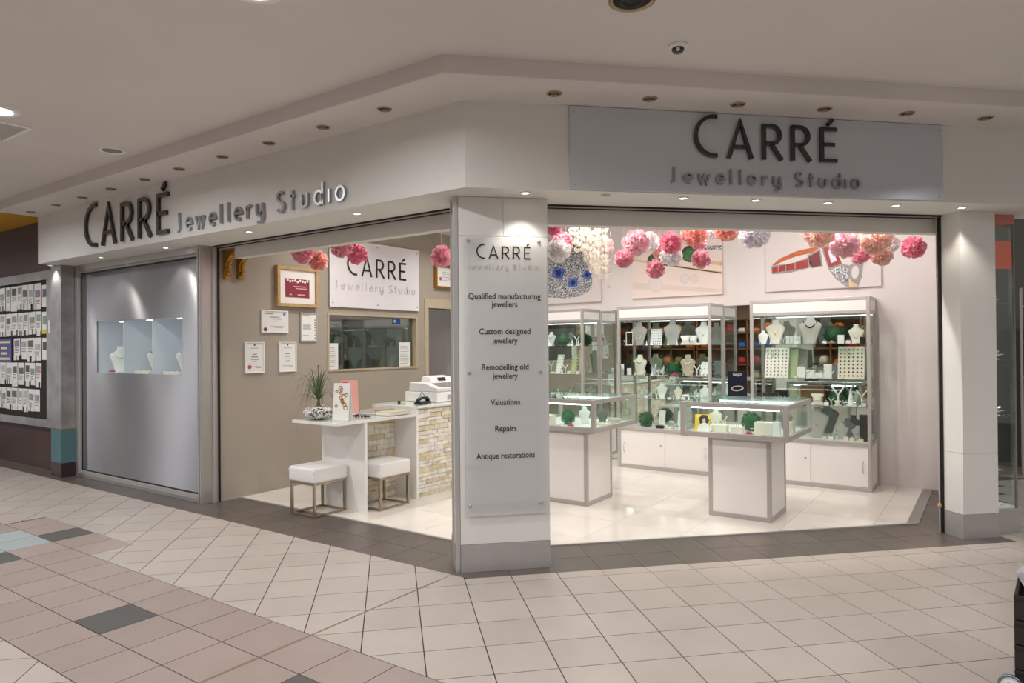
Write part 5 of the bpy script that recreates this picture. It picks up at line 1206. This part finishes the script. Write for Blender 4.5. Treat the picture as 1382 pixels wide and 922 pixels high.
for i, (x, y, r, c, dep) in enumerate(sorted(POM, key=lambda q: q[4])):
    while -(lambda q: (q.x-q.y)/S2)(at_d(x, y, dep)) < 5.10: dep += .05
    def bad(q, R_):
        for p_, r_ in PLACED:
            if (q-p_).length < 1.04*(R_+r_): return True
            if (q.xy-p_.xy).length < (r_ if p_.z > q.z else R_)*1.1: return True      # one string would run through the other ball
        return False
    while bad(at_d(x, y, dep), r*dep/FPX): dep += .03
    P = at_d(x, y, dep); R_ = r*dep/FPX; PLACED.append((P, R_))
    t = thing('tissue_pompom', '%s tissue paper pompom %s' % (CNAME[c], NEAR[(x, y)]), 'pompom', P, i*.7, 'hanging tissue pompoms')
    hide_copy(ME_pom[i % 3], 'ruffles', TM[c], t, sc=R_*1.03, rz=i*1.3, smooth=True)
    MB().tube([(0, 0, 0), (0, 0, 3.056-P.z)], .0012, 4).build('string', M_whitem, t)
# cascading shell lamp
P = at_d(795, 350, 5.75)
t = thing('shell_lamp', 'hanging lamp of cascading white shell discs before the sapphire picture', 'lamp', (P.x, P.y, 3.055))
MB().lathe([(.2, 0), (.2, -.02), (.19, -.025)], 32).build('ceiling_plate', M_alupaint, t)
r = random.Random(4); discs = MB(); strs = MB()
for i in range(48):
    rr = .195*math.sqrt((i+.5)/48); a = i*2.39996; x, y = rr*math.cos(a), rr*math.sin(a)
    zb = -.70-.42*(.5+.5*math.cos(a-.4))*(.55+.45*r.random()); 
    strs.tube([(x, y, -.02), (x, y, zb)], .0007, 3)
    z = -.45-.03*r.random()
    while z > zb:
        b = r.uniform(0, 3.14); c, s = math.cos(b), math.sin(b); q = r.uniform(.014, .02); n = 8
        vs = [(x+c*q*math.cos(2*math.pi*j/n), y+s*q*math.cos(2*math.pi*j/n), z+q*math.sin(2*math.pi*j/n)) for j in range(n)]
        vs2 = [(x+c*q*.45*math.cos(2*math.pi*j/n), y+s*q*.45*math.cos(2*math.pi*j/n), z+q*.45*math.sin(2*math.pi*j/n)) for j in range(n)]
        discs.add(vs+vs2, [(j, (j+1) % n, n+(j+1) % n, n+j) for j in range(n)]); z -= r.uniform(.045, .065)
strs.build('strings', M_whitem, t); stuff(discs.build('shell_discs', mat('capiz_shell', (248, 238, 218), .25, coat=.5), t))
lamp('POINT', 'shell_lamp_bulb', (P.x, P.y, 2.55), 1.5, (1, .85, .65), .05)

# niche contents in the workshop front
for i, (x, px_) in enumerate(((-7.93, 161), (-7.31, 199.5), (-6.72, 239))):
    nm = ('against the first divider', 'with dark beads against the second divider', 'with small studs against the end wall')[i]
    bx_ = at_Y(px_, 470, 3.86).x
    bust((bx_, 3.86, 1.234), .30, M_whitem, 'white necklace bust in the niche window '+nm, 'busts in the niche window', ('choker', ('pearl', 'black', 'silver')[i]), 'bead choker on the niche bust '+nm, 1.0)
    ring_box((x-.22, 3.86, 1.234), .30, .10, .03, M_cream, 'low cream tray before the niche bust '+nm, 'trays in the niche window', 3)
petals(-8.4, -6.75, 3.79, 3.86, 1.234, 40, 31, 'pink petals along the niche window sill')
topiary((-8.12, 3.97, 1.234), .085, 'dark green boxwood ball in the niche window'); rose((-8.35, 3.85, 1.234), .045, 'magenta silk flower in the niche window')

# settle the merchandise: things sharing a shelf stand side by side instead of through one another
bpy.context.view_layer.update()
REGION = []
for key, (xa, xb) in CAB.items():
    for z in SH.values(): REGION.append((xa+.042, xb-.042, CY+.048, CY+CD-.02, z))
REGION += [(-2.262+.045, -1.358-.045, 5.79+.035, 6.67-.035, zd), (-3.875+.045, -2.972-.045, 5.535+.035, 6.43-.035, zd)]
REGION += [(a_, b_, 3.765, 4.09, 1.234) for a_, b_ in ((-8.485, -7.88), (-7.86, -7.265), (-7.245, -6.665))]
MERCH = {'display bust', 'necklace', 'display board', 'display box', 'ring stand', 'jewellery stand', 'bracelet stand', 'plant ball', 'flower', 'ornament', 'earring stand', 'earrings', 'bangle', 'watch', 'card'}
def xyb(o):
    pts = [q.matrix_world @ Vector(c) for q in [o]+list(o.children) if q.type == 'MESH' for c in q.bound_box]
    return [min(p.x for p in pts), max(p.x for p in pts), min(p.y for p in pts), max(p.y for p in pts)]
for (ra, rb_, rc, rd, rz_) in REGION:
    items = []
    for o in [q for q in bpy.data.objects if q.parent is None and q.get('category') in MERCH]:
        L_ = o.matrix_world.translation; zb_ = L_.z-(o.scale.z*.98 if o.get('category') == 'plant ball' else 0)
        if not (ra-.08 < L_.x < rb_+.08 and rc-.08 < L_.y < rd+.08 and abs(zb_-rz_) < .02): continue
        host = [it for it in items if (it[2]-L_).length < 1e-3]
        if host:
            b = xyb(o); h_ = host[0]; h_[0].append(o); h_[1] = [min(h_[1][0], b[0]), max(h_[1][1], b[1]), min(h_[1][2], b[2]), max(h_[1][3], b[3])]
        else: items.append([[o], xyb(o), L_.copy(), Vector((0, 0))])
    def shift(it, dx, dy):
        b = it[1]; it[1] = [b[0]+dx, b[1]+dx, b[2]+dy, b[3]+dy]; it[3] += Vector((dx, dy))
    for n_ in range(500):
        moved = False
        for i_, A in enumerate(items):
            for B in items[i_+1:]:
                a, b = A[1], B[1]
                px_ = min(a[1], b[1])-max(a[0], b[0])+.001; py_ = min(a[3], b[3])-max(a[2], b[2])+.001
                if px_ <= 0 or py_ <= 0: continue
                moved = True; sa = (a[1]-a[0])*(a[3]-a[2]); sb = (b[1]-b[0])*(b[3]-b[2]); fa = sb/(sa+sb)
                if (n_//40) % 3 == 2: ax = 0 if px_*.5 < py_ else 1
                else: ax = 0 if px_*1.6 < py_ else 1
                d_ = px_ if ax == 0 else py_; ca = (a[0]+a[1] if ax == 0 else a[2]+a[3]); cb = (b[0]+b[1] if ax == 0 else b[2]+b[3]); sg = -1 if ca < cb else 1
                shift(A, sg*d_*fa if ax == 0 else 0, sg*d_*fa if ax == 1 else 0); shift(B, -sg*d_*(1-fa) if ax == 0 else 0, -sg*d_*(1-fa) if ax == 1 else 0)
        for it in items:
            b = it[1]; dx = max(0, ra-b[0])-max(0, b[1]-rb_); dy = max(0, rc-b[2])-max(0, b[3]-rd)
            if dx or dy: shift(it, dx, dy)
        if not moved: break
    for it in items:
        for o in it[0]: o.location.x += it[3].x; o.location.y += it[3].y
        OBST.append(it[1]+[rz_])
OBST += [[x_-.009, x_+.009, 3.7, 4.1, 1.234] for x_ in (-7.87, -7.255)]
for a_ in PETALS: strew(*a_)

# neighbouring glass tower at the right
t = thing('glass_showcase', 'tall narrow glass showcase with orange panel beside the end pillar', 'showcase', RW(4.60, 4.645, 0), R45)
MB().box(.0, .265, -.012, .32, 0, .187).build('base', M_steel, t, False, .003)
for x0 in (.0, .235):
    for y0 in (.0, .29): MB().box(x0, x0+.015, y0, y0+.015, .187, 2.46).build('corner_post', M_dgrey, t)
MB().box(.015, .235, .003, .008, .19, 2.40).build('pane', M_glass, t); MB().box(.245, .249, .016, .29, .19, 2.40).build('pane', M_glass, t); MB().box(.0, .25, .305, .315, .187, 2.46).build('back_panel', mat('grey_green_panel', (140, 148, 140), .5), t)
for z in (.45, .909, 1.356, 1.805): MB().box(.015, .243, .016, .30, z-.004, z+.004).build('shelf', M_gglass, t)
MB().box(.012, .25, .012, .32, .188, .20).build('deck', M_white, t)
MB().box(.016, .234, .009, .012, 2.075, 2.295).build('orange_panel', mat('orange_acrylic', (238, 98, 44), .35), t); MB().box(-.0, .25, -.002, .32, 2.43, 2.497).build('top_rail', mat('coral_rail', (196, 120, 110), .5), t)
for i, (z, h) in enumerate(((1.809, .13), (1.36, .16), (.913, .17), (.454, .12))):
    P = RW(4.60+.13, 4.645+.10, z); crystal((P.x, P.y, z), h, 'white coral-like ornament on a shelf of the orange-topped showcase')
q = random.Random(8); mb = MB()
for i in range(14):
    P = RW(4.60+q.uniform(.03, .22), 4.645+q.uniform(.03, .12), .2 if i > 4 else .913); a = q.uniform(0, 6); mb.add([(P.x-.014*math.cos(a), P.y-.014*math.sin(a), P.z+.001), (P.x+.012, P.y, P.z+.008), (P.x+.014*math.cos(a), P.y+.014*math.sin(a), P.z+.006), (P.x-.01, P.y+.006, P.z+.004)], [(0, 1, 2, 3)])
tag(stuff(mb.build('scattered_petals', M_pink)), 'pink petals inside the orange-topped glass showcase', 'petals')
# goods in the shop beyond
lamp('AREA', 'far_shop_ceiling_lamp_offscreen', (1.6, 8.3, 3.0), 22, (1, .98, .95), .3)
sbox('wall_far_right', mat('far_shop_wall', (92, 90, 84), .7), -.19, 6, 10.2, 10.3, 0, 3.15, 'dim rear wall of the shop beyond the glass showcase')
sbox('floor_far', mat('far_floor', (150, 130, 118), .5), -.19, 6, 9.4, 10.3, -.05, 0, 'floor of the shop beyond')
t = thing('product_rack', 'tall rack of colourful packets in the shop beyond', 'rack', (.85, 9.7, 0))
for x0 in (-.6, .58): MB().box(x0, x0+.02, -.15, .15, 0, 2.1).build('upright', M_alupaint, t)
for z in (.3, .7, 1.1, 1.5, 1.9): MB().box(-.58, .58, -.15, .15, z-.01, z).build('shelf', M_alupaint, t)
q = random.Random(12); PC = [(200, 50, 40), (230, 190, 50), (40, 110, 170), (60, 150, 80), (220, 220, 220), (40, 60, 110)]
for z in (.3, .7, 1.1, 1.5):
    for i in range(9):
        c = q.randrange(6); o = MB().box(-.05, .05, -.04, .04, 0, .26+.06*q.random()).build('product_packet', mat('packet_%d' % c, PC[c], .5), None, False, .004, loc=(.85-.5+.125*i, 9.66, z)); tag(o, '%s packet, %s shelf of the rack in the shop beyond' % (('red', 'yellow', 'blue', 'green', 'white', 'navy')[c], {.3: 'lowest', .7: 'second', 1.1: 'third', 1.5: 'top stocked'}[z]), 'packet', 'packets on the far rack')

# crates with a plastic bag at the right edge
P = at_d(1368, 800, 2.7); root = P; CRZ = -.07
dl = thing('crate_trolley', 'low wheeled base carrying black crates', 'trolley', (root.x, root.y, 0), CRZ)
MB().box(0, .42, -.02, .40, .09, .115).build('platform', M_black, dl, False, .005)
for x in (.05, .37):
    for y in (.04, .34):
        c = MB().lathe([(.038, -.012), (.042, -.008), (.042, .008), (.038, .012)], 18, x, y, .042, 'x').build('castor', M_dgrey, dl, True)
        MB().box(x-.018, x+.018, y-.006, y+.006, .06, .092).build('fork', M_steel, dl)
bd = MB().lathe([(.042, 0), (.042, .010), (.034, .012), (.032, .006)], 24, -.012, -.022, .155, 'y').build('badge_ring', mat('blue_steel', (120, 140, 156), .25, .8), dl, True)
MB().lathe([(.033, .007), (.001, .008)], 20, -.012, -.022, .155, 'y').build('badge_face', M_paper, dl); MB().box(-.022, -.006, -.0315, -.0305, .135, .165).build('badge_print', M_black, dl)
for i in range(4):
    z = .116+.097*i
    t = thing('crate', ('black labelled crate at the foot of the stack', 'black labelled crate second from the foot of the stack', 'black labelled crate third from the foot of the stack', 'black labelled crate topmost in the stack')[i], 'crate', (root.x, root.y, z), CRZ, 'stacked black crates')
    for (x0, x1, y0, y1) in ((0, .42, 0, .012), (0, .42, .368, .38), (0, .012, .012, .368), (.408, .42, .012, .368)): MB().box(x0, x1, y0, y1, 0, .095).build('side', mat('crate_black', (34, 31, 30), .5), t, False, .003)
    MB().box(.012, .408, .012, .368, 0, .006).build('bottom', MATS['crate_black'], t); MB().box(.04, .10, -.002, 0, .03, .06).build('label', M_paper, t); MB().box(0, .42, -.006, 0, .082, .095).build('lip', MATS['crate_black'], t)
r = random.Random(6); mb = MB(); n = 14
BP = [(.150, .0), (.165, .05), (.172, .088), (.205, .105), (.215, .125), (.19, .150), (.13, .172), (.05, .178)]   # inside the crate, bulging over its rim
for (rr, zz) in BP:
    for i in range(n):
        a = 2*math.pi*i/n; q_ = .0 if zz < .1 else .10
        mb.v.append((.21+rr*math.cos(a)*(1+r.uniform(-q_, q_)), .19+rr*.93*math.sin(a)*(1+r.uniform(-q_, q_)), zz+(r.uniform(-.012, .012) if zz > .13 else 0)))
for j in range(7):
    for i in range(n): mb.f.append((j*n+i, j*n+(i+1) % n, (j+1)*n+(i+1) % n, (j+1)*n+i))
mb.f.append(tuple(7*n+i for i in range(n)))
o = mb.build('plastic_bag', frosted('clear_plastic', (214, 214, 216), .6), None, False, 0, loc=(root.x, root.y, .4125)); o.rotation_euler = (0, 0, CRZ); tag(o, 'crumpled clear plastic bag in the topmost black crate', 'plastic bag')

# shop across the mall, seen in the mirrors
sbox('wall_opposite', mat('opposite_wall', (150, 120, 92), .7), -12, 4, -6.1, -6.0, 0, 3.15, 'timber coloured front across the mall')
for XO, WH in ((-5.5, ''), (-10.4, 'farther ')):
    t = thing('timber_shelving', 'open timber shelving across the mall, reflected in the %s cabinet mirror' % ('ruby' if XO > -8 else 'emerald'), 'shelving', (XO, -5.7, 0))
    for i in range(7): MB().box(-2.4+.8*i-.02, -2.4+.8*i+.02, -.25, .2, 0, 2.3).build('upright', M_dwood, t)
    for z in (.35, .85, 1.35, 1.85, 2.28): MB().box(-2.42, 2.42, -.25, .2, z-.02, z+.02).build('shelf', M_dwood, t)
    q = random.Random(15 if XO > -8 else 16); SCN = ('orange', 'olive', 'crimson', 'black', 'blue', 'cream'); SCC = ((226, 110, 40), (130, 126, 50), (170, 40, 50), (30, 28, 28), (50, 90, 150), (220, 206, 180))
    for z in (.37, .87, 1.37, 1.87):
        for i in range(12):
            c = q.randrange(6); hh = q.uniform(.12, .32); o = loft([(0, .14, .12, 0), (hh*.5, .15, .13, 0), (hh*.9, .11, .09, 0), (hh, .08, .06, 0)], 12).build('folded_bag', mat('fabric_%d' % c, SCC[c], .8), None, True, 0, loc=(XO-2.2+.4*i, -5.72, z)); tag(o, '%s fabric bag on the %s timber shelf reflected in the %s cabinet' % (SCN[c], {.37: 'lowest', .87: 'second', 1.37: 'third', 1.87: 'top'}[z], 'ruby' if XO > -8 else 'emerald'), 'bag', 'bags on the timber shelving')
